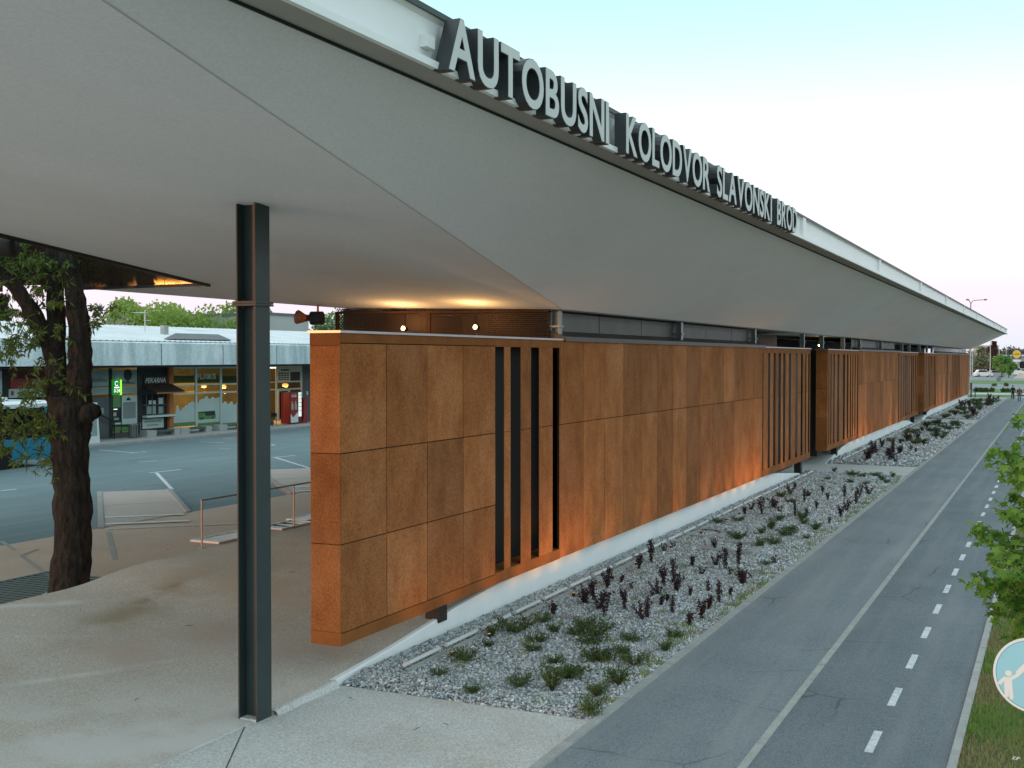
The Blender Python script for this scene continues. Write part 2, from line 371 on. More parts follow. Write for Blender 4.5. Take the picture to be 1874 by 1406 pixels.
# perforated sheet: round holes cut by the material
def perforated(name, c, pitch, rad, metal=.5):
    m = mat(name, c, tuple(x * .75 for x in c), 1.5, .5, metal=metal); n = m.node_tree; N = n.nodes; Lk = n.links
    geo = N.new('ShaderNodeNewGeometry'); sp = N.new('ShaderNodeSeparateXYZ'); Lk.new(geo.outputs['Position'], sp.inputs[0])
    a = N.new('ShaderNodeMath'); a.operation = 'SUBTRACT'; Lk.new(sp.outputs[1], a.inputs[0]); Lk.new(sp.outputs[0], a.inputs[1])
    u = N.new('ShaderNodeMath'); u.operation = 'DIVIDE'; u.inputs[1].default_value = pitch; Lk.new(a.outputs[0], u.inputs[0])
    v = N.new('ShaderNodeMath'); v.operation = 'DIVIDE'; v.inputs[1].default_value = pitch * .87; Lk.new(sp.outputs[2], v.inputs[0])
    row = N.new('ShaderNodeMath'); row.operation = 'FLOOR'; Lk.new(v.outputs[0], row.inputs[0])
    h = N.new('ShaderNodeMath'); h.operation = 'MULTIPLY_ADD'; h.inputs[1].default_value = .5; Lk.new(row.outputs[0], h.inputs[0]); Lk.new(u.outputs[0], h.inputs[2])
    def cen(src):
        f = N.new('ShaderNodeMath'); f.operation = 'FRACT'; Lk.new(src, f.inputs[0])
        g = N.new('ShaderNodeMath'); g.operation = 'SUBTRACT'; g.inputs[1].default_value = .5; Lk.new(f.outputs[0], g.inputs[0])
        p = N.new('ShaderNodeMath'); p.operation = 'POWER'; p.inputs[1].default_value = 2; Lk.new(g.outputs[0], p.inputs[0]); return p
    d = N.new('ShaderNodeMath'); Lk.new(cen(h.outputs[0]).outputs[0], d.inputs[0]); Lk.new(cen(v.outputs[0]).outputs[0], d.inputs[1])
    g = N.new('ShaderNodeMath'); g.operation = 'GREATER_THAN'; g.inputs[1].default_value = rad * rad; Lk.new(d.outputs[0], g.inputs[0])
    Lk.new(g.outputs[0], N['Principled BSDF'].inputs['Alpha'])
perforated('mesh_grey', (.15, .16, .155), .034, .27)
perforated('mesh_brown', (.050, .027, .014), .045, .33)

# ------------------------------------------------------------------ lettering (all glyph meshes made in one go)
GLY = {}
def bake_text(reqs):
    tmp = []
    for key, body, ext, off, shear in reqs:
        c = bpy.data.curves.new('t', 'FONT'); c.body = body; c.size = 1; c.extrude = ext; c.offset = off; c.shear = shear
        c.resolution_u = 5; c.align_x = 'LEFT'
        o = bpy.data.objects.new('t', c); COL.objects.link(o); tmp.append((key, o, c))
    bpy.context.view_layer.update(); dg = bpy.context.evaluated_depsgraph_get()
    for key, o, c in tmp:
        me = bpy.data.meshes.new_from_object(o.evaluated_get(dg))
        co = np.zeros(len(me.vertices) * 3, np.float32); me.vertices.foreach_get('co', co); co = co.reshape(-1, 3)
        fs = [tuple(p.vertices) for p in me.polygons]
        GLY[key] = (co, fs)
        bpy.data.objects.remove(o); bpy.data.meshes.remove(me); bpy.data.curves.remove(c)
WORDS = [('AUTOBUSNI', 9.95, 14.34), ('KOLODVOR', 15.02, 19.20), ('SLAVONSKI', 19.66, 23.87), ('BROD', 24.38, 26.42)]
reqs = []
for ch in sorted(set(''.join(x[0] for x in WORDS))):
    reqs += [(('side', ch), ch, .11, .030, 0), (('face', ch), ch, .004, .019, 0)]
for t in ('TISAK', 'FLiXBUS', '0-24', 'LIDL', 'OREKALNI d.o.o.'): reqs.append((t, t, .002, .006, 0))
for t in ('PEKARNA', 'Coca-Cola'): reqs.append((t, t, .002, .018, .25))
bake_text(reqs)
def text_mb(key, p0, width, hgt, ex, ez=Vector((0, 0, 1)), en=None, depth=1.0):
    """glyphs laid along ex from p0 (lower left), scaled to width x hgt"""
    co, fs = GLY[key]; lo = co.min(0); hi = co.max(0)
    ex = Vector(ex); en = Vector(en) if en else ex.cross(ez)
    mb = MB(); sx = width / (hi[0] - lo[0]); sy = hgt / (hi[1] - lo[1])
    for c in co:
        mb.v.append(tuple(Vector(p0) + ex * float((c[0] - lo[0]) * sx) + ez * float((c[1] - lo[1]) * sy) + en * float(c[2] * depth)))
    mb.f = list(fs); mb.m = [0] * len(fs); return mb
EY, EZ = Vector((0, 1, 0)), Vector((0, 0, 1))
#=====================================================================STRUCTURE
# ------------------------------------------------------------------ ground, yard, path
PR = [(-20, .02), (12.0, .05), (13.8, .10), (15.5, .22), (17.5, .42), (19.0, .53), (20.3, .585), (40.0, .585), (42.5, .50), (45, .27), (47.2, .07), (48.2, .02),
      (52.6, .02), (54, .12), (57, .45), (59, .585), (80, .585), (83, .45), (86.5, .12), (88.4, .02), (92.6, .02), (95, .25), (99, .585), (150, .585)]
def profile(s):
    for (a, za), (b, zb) in zip(PR, PR[1:]):
        if a <= s <= b: return lerp(za, zb, (s - a) / (b - a))
    return PR[-1][1] if s > 0 else PR[0][1]
def floorz(L, s):
    z0 = profile(s); z1 = .60 + .16 * smooth((s - 15.3) / 2.0)
    if s < 12: z1 = lerp(.60, .35, smooth((12 - s) / 8))
    k = smooth((L - 9.35) / 6.4)
    return lerp(z0, z1, k) if s < 40 else lerp(z0, .6, smooth((L - 10.4) / 3))

struct('ground', MB().face([(-900, -300, -.12), (700, -300, -.12), (700, 1500, -.12), (-900, 1500, -.12)]), 'land')
struct('bus_yard', MB().face([(-46, -60, 0), (-23.0, -60, 0), (-23.0, 170, 0), (-46, 170, 0)]), 'asphalt_yard')
# raised bus platform with its diagonal tongues
mb = MB().lbox(15.9, 23.4, -30, 150, -.1, .10); pf = struct('bus_platform', mb, 'concrete_platform')
for k in range(-1, 7):
    s0 = 23.7 + 8.7 * k
    q = [(-23.38, s0 - .02), (-29.7, s0 + 6.35), (-28.0, s0 + 8.1), (-23.38, s0 + 3.7)]
    tg = struct('platform_tongue', MB().prism(q, 'z', -.05, .115), 'concrete_tongue', pf)
    a, b = Vector((*q[0], 0)), Vector((*q[1], 0)); nrm = Vector((b.y - a.y, a.x - b.x, 0)).normalized() * .16
    struct('kerb_stone', MB().prism([tuple(a.xy), tuple(b.xy), tuple((b + nrm).xy), tuple((a + nrm).xy)], 'z', -.04, .14), 'kerb', tg)
    a, b = Vector((*q[3], 0)), Vector((*q[2], 0)); nrm = Vector((b.y - a.y, a.x - b.x, 0)).normalized() * -.14
    struct('kerb_stone', MB().prism([tuple(a.xy), tuple(b.xy), tuple((b + nrm).xy), tuple((a + nrm).xy)], 'z', -.04, .14), 'kerb', tg)
# painted bands on the platform and on the yard
def stripe(a, b, wd, z, m='paint_white', parent=None, name='painted_line'):
    a = Vector((-a[0], a[1], 0)); b = Vector((-b[0], b[1], 0)); n = Vector((b.y - a.y, a.x - b.x, 0)).normalized() * wd / 2
    return struct(name, MB().face([(*(a - n).xy, z), (*(b - n).xy, z), (*(b + n).xy, z), (*(a + n).xy, z)]), m, parent)
for k in range(0, 3):
    ds = 8.7 * k
    for (x0, y0, x1, y1, wd) in ((190, 948, 336, 942, .30), (190, 960, 345, 954, .34), (190, 969, 430, 959, .10), (190, 925, 320, 918, .09)):
        A = ground(x0, y0, .12); B = ground(x1, y1, .12)
        stripe((A[0], A[1] + ds), (B[0], B[1] + ds), wd, .125 if A[0] > 23 else .1195, parent=pf)
for (x0, y0, x1, y1) in ((196, 974, 208, 1025),): stripe(ground(x0, y0, .105), ground(x1, y1, .105), .12, .108, 'kerb', pf, 'drain_slot')
for (x0, y0, x1, y1) in ((0, 992, 24, 1008), (36, 1018, 92, 1060), (66, 1006, 36, 1018)): stripe(ground(x0, y0, .105), ground(x1, y1, .105), .10, .1085, 'kerb', pf, 'floor_joint')
yd = bpy.data.objects['bus_yard']
for (x0, y0, x1, y1, wd) in ((285, 866, 313, 896, .14), (272, 866, 330, 860, .14), (500, 837, 565, 857, .14), (497, 838, 540, 834, .14),
                             (180, 824, 244, 829, .13), (236, 830, 266, 827, .13), (252, 846, 286, 844, .12), (366, 809, 410, 811, .12), (400, 822, 421, 822, .12),
                             (408, 803, 428, 804, .12), (0, 899, 28, 896, .14), (496, 814, 503, 816, .12)):
    stripe(ground(x0, y0, 0), ground(x1, y1, 0), wd, .005, 'paint_road', yd)

# concrete floor of the forecourt, folded into a low mound towards the tree
us = [9.30 + i * (15.9 - 9.30) / 22 for i in range(23)]
vs = [-14 + .35 * i for i in range(156)]
mb = MB().grid(lambda L, s: (-L, s, floorz(L, s)), us, vs)
edge = []
for s in vs: edge.append(s)
mb.grid(lambda k, s: (-15.9, s, floorz(15.9, s) if k else .05), [1, 0], vs)
mb.grid(lambda k, s: (-9.30, s, floorz(9.30, s) if k else -.05), [0, 1], vs)
mfl = mat('concrete_floor_mat', (.58, .52, .46), (.50, .445, .39), .7, .9, bump=.3, bscale=34, fine=.24, fscale=34, c3=(.39, .32, .25), c3scale=.22, c3lo=.50, c3hi=.72)
def add_stain_and_light(m, A, B, wid, col, amt):  # lays stains and the warm canopy light into the floor colour
    N, Lk = m.node_tree.nodes, m.node_tree.links; b = N['Principled BSDF']; src = b.inputs['Base Color'].links[0].from_socket
    A = Vector((-A[0], A[1], 0)); B = Vector((-B[0], B[1], 0)); d = (B - A); ln = d.length; d.normalize(); nn = Vector((-d.y, d.x, 0))
    geo = N.new('ShaderNodeNewGeometry'); ns = N.new('ShaderNodeTexNoise'); ns.inputs['Scale'].default_value = 1.3; ns.inputs['Detail'].default_value = 5; Lk.new(geo.outputs['Position'], ns.inputs[0])
    def dot(v, off):
        q = N.new('ShaderNodeVectorMath'); q.operation = 'DOT_PRODUCT'; q.inputs[1].default_value = v; Lk.new(geo.outputs['Position'], q.inputs[0])
        r = N.new('ShaderNodeMath'); r.operation = 'SUBTRACT'; r.inputs[1].default_value = off; Lk.new(q.outputs['Value'], r.inputs[0]); return r.outputs[0]
    def mr(x, a, c):
        r = N.new('ShaderNodeMapRange'); r.interpolation_type = 'SMOOTHSTEP'; r.inputs[1].default_value = a; r.inputs[2].default_value = c; Lk.new(x, r.inputs[0]); return r.outputs[0]
    def mul(x, y):
        r = N.new('ShaderNodeMath'); r.operation = 'MULTIPLY'; Lk.new(x, r.inputs[0])
        if hasattr(y, 'is_linked'): Lk.new(y, r.inputs[1])
        else: r.inputs[1].default_value = y
        return r.outputs[0]
    ab = N.new('ShaderNodeMath'); ab.operation = 'ABSOLUTE'; Lk.new(dot(nn, A.dot(nn)), ab.inputs[0])
    along_ = dot(d, A.dot(d)); f = mul(mul(mul(mr(ab.outputs[0], wid, 0.0), mr(along_, -.3, ln * .35)), mr(along_, ln * 1.15, ln * .8)), mr(ns.outputs[0], .3, .6))
    mx = N.new('ShaderNodeMix'); mx.data_type = 'RGBA'; Lk.new(mul(f, amt), mx.inputs[0]); Lk.new(src, mx.inputs[6]); mx.inputs[7].default_value = (*col, 1); Lk.new(mx.outputs[2], b.inputs['Base Color'])
add_stain_and_light(mfl, ground(60, 1215, .3), ground(390, 1065, .45), .60, (.33, .24, .14), .75)
add_stain_and_light(mfl, ground(255, 1118, .4), ground(330, 1092, .42), .20, (.20, .10, .04), .6)
add_stain_and_light(mfl, ground(-160, 1400, .05), ground(560, 1318, .05), 2.6, (.63, .61, .585), .85)  # blends the front of the floor into the paler pad colour
add_stain_and_light(mfl, ground(120, 1245, .2), ground(440, 1150, .3), 1.1, (.52, .40, .345), .75)  # pinkish warmth of the light under the canopy, put into the colour
add_stain_and_light(mfl, ground(300, 1030, .7), ground(560, 1120, .4), 1.6, (.50, .405, .315), .8)  # brown warmth of the light under the canopy, put into the colour
add_stain_and_light(mfl, ground(-60, 1128, .5), ground(150, 1112, .5), .30, (.72, .72, .71), .7)
add_stain_and_light(mfl, ground(-40, 1300, .1), ground(330, 1215, .2), .14, (.74, .73, .72), .5)
add_stain_and_light(mfl, ground(180, 1045, .7), ground(330, 1022, .7), .35, (.40, .36, .31), .6)
add_stain_and_light(mfl, ground(500, 1200, .15), ground(640, 1195, .2), .8, (.50, .36, .29), .6)
fl = struct('concrete_floor', mb, 'concrete_floor_mat', None, True)
fl.data.polygons.foreach_set('use_smooth', [i < 22 * 155 for i in range(len(fl.data.polygons))])
mb = MB()
for s0, s1 in ((40.5, 145.0),):
    n = 120; mb.grid(lambda L, s: (-L, s, floorz(L, s) - .004), [9.3, 10.4, 12, 13.4, 15.9], [s0 + (s1 - s0) * i / n for i in range(n + 1)])
struct('hall_floor', mb, 'concrete_pad', None, True)
# concrete pads between the beds, level with the path
struct('concrete_pad', MB().face([(-9.302, -14, .02), (-5.33, -14, .02), (-5.33, 14.0, .02), (-9.302, 14.0, .02)]), 'concrete_pad')
for a, b in ((48.3, 52.6), (88.6, 94.6)):
    struct('concrete_crossing', MB().face([(-9.302, a, .018), (-5.33, a, .018), (-5.33, b, .018), (-9.302, b, .018)]), 'concrete_pad')
cp = bpy.data.objects['concrete_pad']
stripe(ground(446, 1330, .03), ground(409, 1412, .03), .014, .0245, 'joint_dark', cp, 'floor_joint')
# low broken kerb between column foot and plinth
mb = MB(); ks = [12.45 + i * .16 for i in range(10)]
mb.grid(lambda k, s: (-9.30 + (0, .0, .05, .11)[k] + random.uniform(-.012, .012), s, (profile(s) + .004, profile(s) + .02, profile(s) + .012, .016)[k]), [0, 1, 2, 3], ks)
struct('floor_edge', mb, 'concrete_pad', None)

# path: foot strip, concrete divider, bicycle strip, kerbs, lawn
PATH_END = 150
pw = struct('footpath', MB().face([(-5.27, -14, .03), (-3.27, -14, .03), (-3.27, PATH_END, .03), (-5.27, PATH_END, .03)]), 'asphalt_path')
bk = struct('cycle_path', MB().face([(-3.17, -14, .03), (-1.10, -14, .03), (-1.10, PATH_END, .03), (-3.17, PATH_END, .03)]), 'asphalt_bike')
def kerb_run(name, L0, L1, z0, z1, s0, s1, step, parent):
    s = s0
    me = None
    while s < s1:
        ln = step if s < 60 else step * 6
        struct(name, MB().lbox(L0, L1, s + .006, s + ln - .006, z0, z1 + random.uniform(-.004, .004)), 'kerb', parent); s += ln
kerb_run('kerb_stone', 5.27, 5.40, -.1, .055, 5, 146, 1.0, pw)
kerb_run('kerb_stone', 3.17, 3.27, -.1, .036, 5, PATH_END, 1.0, bk)
kerb_run('kerb_stone', 1.00, 1.10, -.1, .075, 5, PATH_END, 1.0, bk)
for k in range(0, 60):
    c = 10.52 + 2.07 * k
    if c < PATH_END - 1: struct('painted_dash', MB().lbox(1.945, 2.045, c - .44 + random.uniform(-.03, .03), c + .44 + random.uniform(-.03, .03), .031, .0345), 'paint_road', bk)
struct('lawn', MB().grid(lambda x, y: (x, y, .035 + .02 * math.sin(x * 2.1 + y) * math.sin(y * .7)), [-1.0, -.6, 0, 1, 3, 8, 20, 60], [-14 + 2 * i for i in range(84)]), 'grass_ground', None, True)

# planting beds
BEDS = [(14.0, 48.3), (52.6, 88.6), (94.6, 141.0)]
for a, b in BEDS:
    struct('gravel_bed', MB().grid(lambda L, s: (-L, s, (.035 + .05 * smooth((L - 6) / 3) + .014 * math.sin(s * 3 + L * 5)) * smooth((s - a + .02) / .5)), [5.40, 6, 6.8, 7.6, 8.4, 9.0, 9.26], [a + (b - a) * i / 60 for i in range(61)]), 'soil_gravel', None, True)
    struct('bed_edge', MB().lbox(5.41, 9.26, a - .012, a - .002, -.05, .024), 'kerb', bpy.data.objects['concrete_pad'])
def stones(a, b, n, smin, smax, L0=5.42, L1=9.22, dz=.0):
    s = a + (b - a) * RNG.random(n); L = L0 + (L1 - L0) * RNG.random(n)
    r = smin + (smax - smin) * RNG.random(n) ** 2
    base = np.array([(1, 0, 0), (-1, 0, 0), (0, 1, 0), (0, -1, 0), (0, 0, 1), (0, 0, -1)], np.float32)
    fac = np.array([(0, 2, 4), (2, 1, 4), (1, 3, 4), (3, 0, 4), (2, 0, 5), (1, 2, 5), (3, 1, 5), (0, 3, 5)])
    V = base[None] * (r[:, None, None] * (.6 + .8 * RNG.random((n, 6, 1)))); V += r[:, None, None] * .35 * (RNG.random((n, 6, 3)) - .5)
    th = RNG.random(n) * 6.28; c, sn = np.cos(th), np.sin(th)
    X = V[..., 0] * c[:, None] - V[..., 1] * sn[:, None]; Y = V[..., 0] * sn[:, None] + V[..., 1] * c[:, None]
    t = np.clip((L - 6) / 3, 0, 1); zz = (.035 + .05 * t * t * (3 - 2 * t)) * np.clip((s - a) / .5 + .25, 0, 1) + .012 * RNG.random(n) + dz
    P = np.stack([X - L[:, None], Y + s[:, None], V[..., 2] * .75 + zz[:, None]], -1).reshape(-1, 3)
    F = (fac[None] + (np.arange(n) * 6)[:, None, None]).reshape(-1, 3)
    mi = np.repeat(RNG.choice([0, 0, 0, 0, 1, 1, 1, 2, 3], n), 8)
    return P, F, mi
parts_ = [stones(14.0, 19, 26000, .014, .036), stones(19, 25, 20000, .018, .040), stones(25, 34, 19000, .022, .05), stones(34, 48.2, 15000, .03, .065), stones(14.1, 30, 8000, .018, .038, 8.75, 9.22, .02),
          stones(52.7, 88.5, 7000, .05, .11), stones(94.7, 140.8, 4000, .07, .14)]
P, F, mi, off = [], [], [], 0
for p, f, k in parts_: P.append(p); F.append(f + off); mi.append(k); off += len(p)
stuff('gravel', mesh_np('gravel', np.concatenate(P), np.concatenate(F), ['stone_a', 'stone_b', 'stone_c', 'stone_d'], np.concatenate(mi)), 'loose grey and white gravel covering the planting beds', 'gravel')
# lawn blades by the sign
n = 52000
s = 8 + 19 * RNG.random(n) ** 1.15; L = 1.0 - 3.2 * RNG.random(n) ** 1.2
hgt = (.035 + .05 * RNG.random(n)); th = RNG.random(n) * 6.28; wd = .006 + .004 * RNG.random(n)
lean = .05 * (RNG.random((n, 2)) - .5)
z0 = np.full(n, .035)
P = np.stack([np.stack([-L - wd * np.cos(th), s - wd * np.sin(th), z0], -1), np.stack([-L + wd * np.cos(th), s + wd * np.sin(th), z0], -1),
              np.stack([-L + lean[:, 0], s + lean[:, 1], z0 + hgt], -1)], 1).reshape(-1, 3)
patch = np.sin(L * 3.1 + s * 1.7) + np.sin(s * 2.3 - L) + RNG.normal(0, .7, n)
edgey = np.clip((L - .45) * 3.5, 0, 2.2)
mi = np.where(patch + edgey > 1.5, 2, np.where(patch > -.2, 1, 0))
stuff('grass_blades', mesh_np('grass_blades', P, np.arange(3 * n).reshape(-1, 3), ['blade_a', 'blade_b', 'blade_c'], mi), 'short patchy grass beside the cycle path kerb', 'grass')

# far ground strips beyond the station end
for nm, L0, L1, s0, s1, m, z in (('pavement', 30, -6, 141, 154, 'pale_paving', .018), ('verge', 30, 4.6, 150, 160, 'grass_far', .034),
                                ('pavement', 40, -14, 160, 168, 'pale_paving', .022), ('verge', 40, -20, 168, 190, 'grass_far', .026),
                                ('road', 90, -60, 190, 226, 'asphalt_far', .02), ('verge', 90, -60, 226, 262, 'grass_far', .03), ('car_park', 120, -90, 262, 420, 'asphalt_far', .02)):
    struct(nm, MB().face([(-L0, s0, z), (-L1, s0, z), (-L1, s1, z), (-L0, s1, z)]), m)
struct('earth_bank', MB().grid(lambda u, v: (-9.5 + u * 22, 290 + v * 14, 1.1 * math.sin(math.pi * v) * (1 if 0 < u < 1 else 0) - .05), [0, .05, .3, .6, .9, 1], [0, .2, .4, .6, .8, 1]), 'sand', None, True)
# pavement in front of the shops
sw = struct('shop_pavement', MB().lbox(46.0, 60, -40, 170, -.1, .13), 'pale_paving')
struct('kerb_stone', MB().lbox(45.82, 46.0, -40, 170, -.1, .12), 'kerb', sw)

# ------------------------------------------------------------------ white plinth under the screens
for a, b in ((13.87, 48.2), (52.6, 88.5), (92.8, 141.2)):
    n = 98; ss = [a + (b - a) * i / n for i in range(n + 1)]
    mb = MB()
    for L, dz in ((9.27, 0), (9.52, 0)): pass
    mb.grid(lambda k, s: (-(9.27, 9.27, 9.285, 9.36, 9.36)[k], s, (-.1, max(profile(s), .03) - .012, max(profile(s), .03) + .012, max(profile(s), .03) + .012, -.1)[k]), [4, 3, 2, 1, 0], ss)
    for s in (a, b):
        mb.face([(-9.27, s, -.1), (-9.36, s, -.1), (-9.36, s, max(profile(s), .03)), (-9.27, s, max(profile(s), .03))])
    lab = {13.87: 'low white rendered plinth under the nearest rust screen', 52.6: 'low white rendered plinth under the middle rust screen', 92.8: 'low white rendered plinth under the farthest rust screen'}[a]
    solo('plinth_wall', mb, 'render_white', lab, 'plinth', 'white plinths')

# ------------------------------------------------------------------ rust steel screens
W0, W1 = 9.12, 9.62
ZB, ZT, ZJ, ZJ2, ZTRIM = .63, 5.05, 3.35, 2.066, .81
def screen(label, s0, s1, spec, ends=True):
    """spec: list of (kind, a, b, data)"""
    t = thing('corten_screen', label, 'screen', (-9.37, s0, ZB), 0, 'rust steel screens along the station')
    fr = part('frame', MB().lbox(W0 + .07, W1 - .03, s0 + .04, s1 - .04, ZB + .02, ZB + .10).lbox(W0 + .07, W1 - .03, s0 + .04, s1 - .04, ZT - .12, ZT - .02), 'corten_dark', t)
    part('cap', MB().lbox(W0 - .03, W1 + .03, s0 - .03, s1 + .02, ZT, ZT + .035), 'flashing', t)
    part('rear_shade_sheet', MB().lbox(W1 - .03, W1, s0 + .002, s1 - .002, ZB + .004, ZT - .004), 'steel_black', t)  # black colour stands in for the shade inside the slots
    for kind, a, b, d in spec:
        if kind == 'panel':
            cols, rows, top, bot = d
            if bot: part('bottom_rail', MB().lbox(W0 - .002, W0 + .06, a, b, ZB, ZTRIM - .006), 'corten_trim', t)
            if top: part('top_rail', MB().lbox(W0 - .002, W0 + .06, a, b, 4.913, ZT - .002), 'corten_trim', t)
            wd = (b - a) / cols
            part('backing', MB().lbox(W0 + .045, W0 + .07, a, b, ZB + .05, ZT - .05), 'corten_dark', t)
            for i in range(cols):
                for z0, z1 in rows:
                    part('panel', MB().lbox(W0 + random.uniform(-.003, .003), W0 + .03, a + i * wd + .009, a + (i + 1) * wd - .009, z0 + .008, z1 - .008), 'corten', t)
        else:
            slots, top, bot = d
            part('bottom_rail', MB().lbox(W0, W0 + .42, a, b, ZB, bot), 'corten_trim', t)
            part('top_rail', MB().lbox(W0, W0 + .42, a, b, top, ZT - .003), 'corten_trim', t)
            ed = [a] + [x for sl in slots for x in sl] + [b]
            for i in range(0, len(ed), 2):
                if ed[i + 1] - ed[i] > .02:
                    sl = MB()
                    for z0, z1 in ((bot + .002, ZJ - .006), (ZJ + .006, top - .002)): sl.lbox(W0 + .003, W0 + .015, ed[i], ed[i + 1], z0, z1)
                    part('slat', sl, 'corten', t)
    if ends:
        part('end_rail', MB().lbox(W0 - .004, W1, s0 - .012, s0 - .002, ZB, ZB + .19), 'corten_trim', t)
        part('end_rail', MB().lbox(W0 - .004, W1, s0 - .012, s0 - .002, 4.87, ZT - .002), 'corten_trim', t)
        for z0, z1 in ((ZB + .195, ZJ2 - .006), (ZJ2 + .006, ZJ - .006), (ZJ + .006, 4.864)):
            part('panel', MB().lbox(W0 + .003, W1 - .003, s0 - .010, s0 + .02, z0, z1), 'corten', t)
        part('end_backing', MB().lbox(W0 + .03, W1 - .03, s0 + .021, s0 + .035, ZB + .05, ZT - .05), 'corten_dark', t)
    for sa in (s0 + 3.1, s1 - 1.3):
        part('foot_bracket', MB().lbox(9.24, 9.50, sa, sa + .28, profile(sa) - .05, ZB + .03), 'steel_black', t)
    return t
def sx(*px): return [along(p, W0) for p in px]
def pairs(lst): return [tuple(sx(a, b)) for a, b in lst]
S1 = [13.81] + sx(906.5, 1025.5, 1395) + [48.1]
sl1 = pairs([(907, 923.3), (934.6, 953.4), (972, 987.3), (1011.7, 1024.6)])
sl2 = pairs([(1395.6, 1397.6), (1406, 1409.8), (1415.6, 1419.8), (1425, 1429.5), (1433.4, 1437.8), (1444, 1448), (1455.9, 1460.2), (1466, 1469.3), (1474, 1475.8), (1479.4, 1481.8)])
screen('long rust steel screen nearest the black column, broad panels and four slots', S1[0], S1[4],
       [('panel', S1[0], S1[1], (4, [(ZTRIM, ZJ2), (ZJ2, ZJ), (ZJ, 4.907)], True, True)), ('slat', S1[1], S1[2], (sl1, 4.90, ZTRIM + .02)),
        ('panel', S1[2], S1[3], (14, [(ZB, ZJ), (ZJ, ZT)], False, False)), ('slat', S1[3], S1[4], (sl2, 4.86, ZTRIM + .05))])
S2 = [52.0] + sx(1572, 1643, 1648) + [88.3]
sl3 = pairs([(1516.3, 1517.9), (1520, 1522.2), (1525.4, 1528), (1532.8, 1536), (1543, 1546.7), (1550.4, 1553), (1556, 1557.9), (1560, 1561.6), (1564.3, 1565.9), (1569, 1570.7)])
sl4 = [(S2[3] + .25 + 1.14 * i, S2[3] + .25 + 1.14 * i + .5 + .08 * (i % 3)) for i in range(9)]
screen('middle rust steel screen beyond the first passage, slatted at both ends', S2[0], S2[4],
       [('slat', S2[0], S2[1], (sl3, 4.86, ZTRIM + .05)), ('panel', S2[1], S2[2], (12, [(ZB, ZJ), (ZJ, ZT)], False, False)),
        ('slat', S2[2], S2[3], ([(S2[2] + .3, S2[2] + .8)], 4.95, ZTRIM)), ('slat', S2[3], S2[4], (sl4, 4.86, ZTRIM + .05))])
S3 = [92.4, 102.7, 141.0]
sl5 = [(S3[0] + .3 + 1.25 * i, S3[0] + .3 + 1.25 * i + .55) for i in range(8)]
screen('farthest rust steel screen at the far end of the station', S3[0], S3[2],
       [('slat', S3[0], S3[1], (sl5, 4.86, ZTRIM + .05)), ('panel', S3[1], 111.5, (7, [(ZB, ZJ), (ZJ, ZT)], False, False)), ('slat', 111.5, 113.5, ([(112.1, 112.9)], 4.95, ZTRIM)),
        ('panel', 113.5, 117.3, (3, [(ZB, ZJ), (ZJ, ZT)], False, False)), ('slat', 117.3, 128.5, ([(117.7 + 1.8 * i, 118.5 + 1.8 * i) for i in range(6)], 4.95, ZTRIM)),
        ('panel', 128.5, 141.0, (10, [(ZB, ZJ), (ZJ, ZT)], False, False))])
# metal sill on top of the solid parts
for lab, a, b in (('dark sloping metal sill on top of the nearest rust screen', S1[2] + .15, S1[3] + .3), ('dark sloping metal sill on top of the middle rust screen', S2[1], S2[3]), ('dark sloping metal sill on top of the farthest rust screen', 103, 141)):
    solo('sill', MB().prism([(-9.065, 5.035), (-9.065, 5.13), (-9.42, 5.25), (-9.42, 5.09), (-9.085, 5.09), (-9.085, 5.035)], 'y', a, b), 'flashing_dark', lab, 'sill', 'screen sills')

# ------------------------------------------------------------------ station hall behind the screens (dark core, clerestory mesh, posts)
CZ = 5.66
hall = thing('station_hall', 'dark station hall behind the rust screens with perforated strip on top', 'building', (-11.5, 21, 0))
for a, b in ((21.5, 47.6), (52.9, 87.8), (93.0, 140.6)):
    part('wall', MB().lbox(9.72, 9.80, a, b, .3, 5.04), 'shop_dark', hall)
    part('wall', MB().lbox(9.80, 13.9, a, a + .1, .3, 5.04), 'shop_dark', hall)
    part('wall', MB().lbox(9.80, 13.9, b - .1, b, .3, 5.04), 'shop_dark', hall)
part('wall', MB().lbox(13.82, 13.92, 21.2, 140.6, .3, 5.755), 'shop_grey', hall)
for g0, g1 in ((47.6, 52.9), (87.8, 93.0)):
    for k in range(4):
        a = g0 + .15 + k * (g1 - g0 - .3) / 4
        w_ = part('window', MB().lbox(13.70, 13.78, a, a + .06, .62, 4.2).lbox(13.70, 13.78, a, a + 1.2, 2.7, 2.78).lbox(13.70, 13.78, a, a + 1.2, 4.2, 4.27), 'steel_black', hall)
        part('pane', MB().lbox(13.73, 13.75, a + .06, a + 1.2, .64, 4.18), 'film_grey', w_)
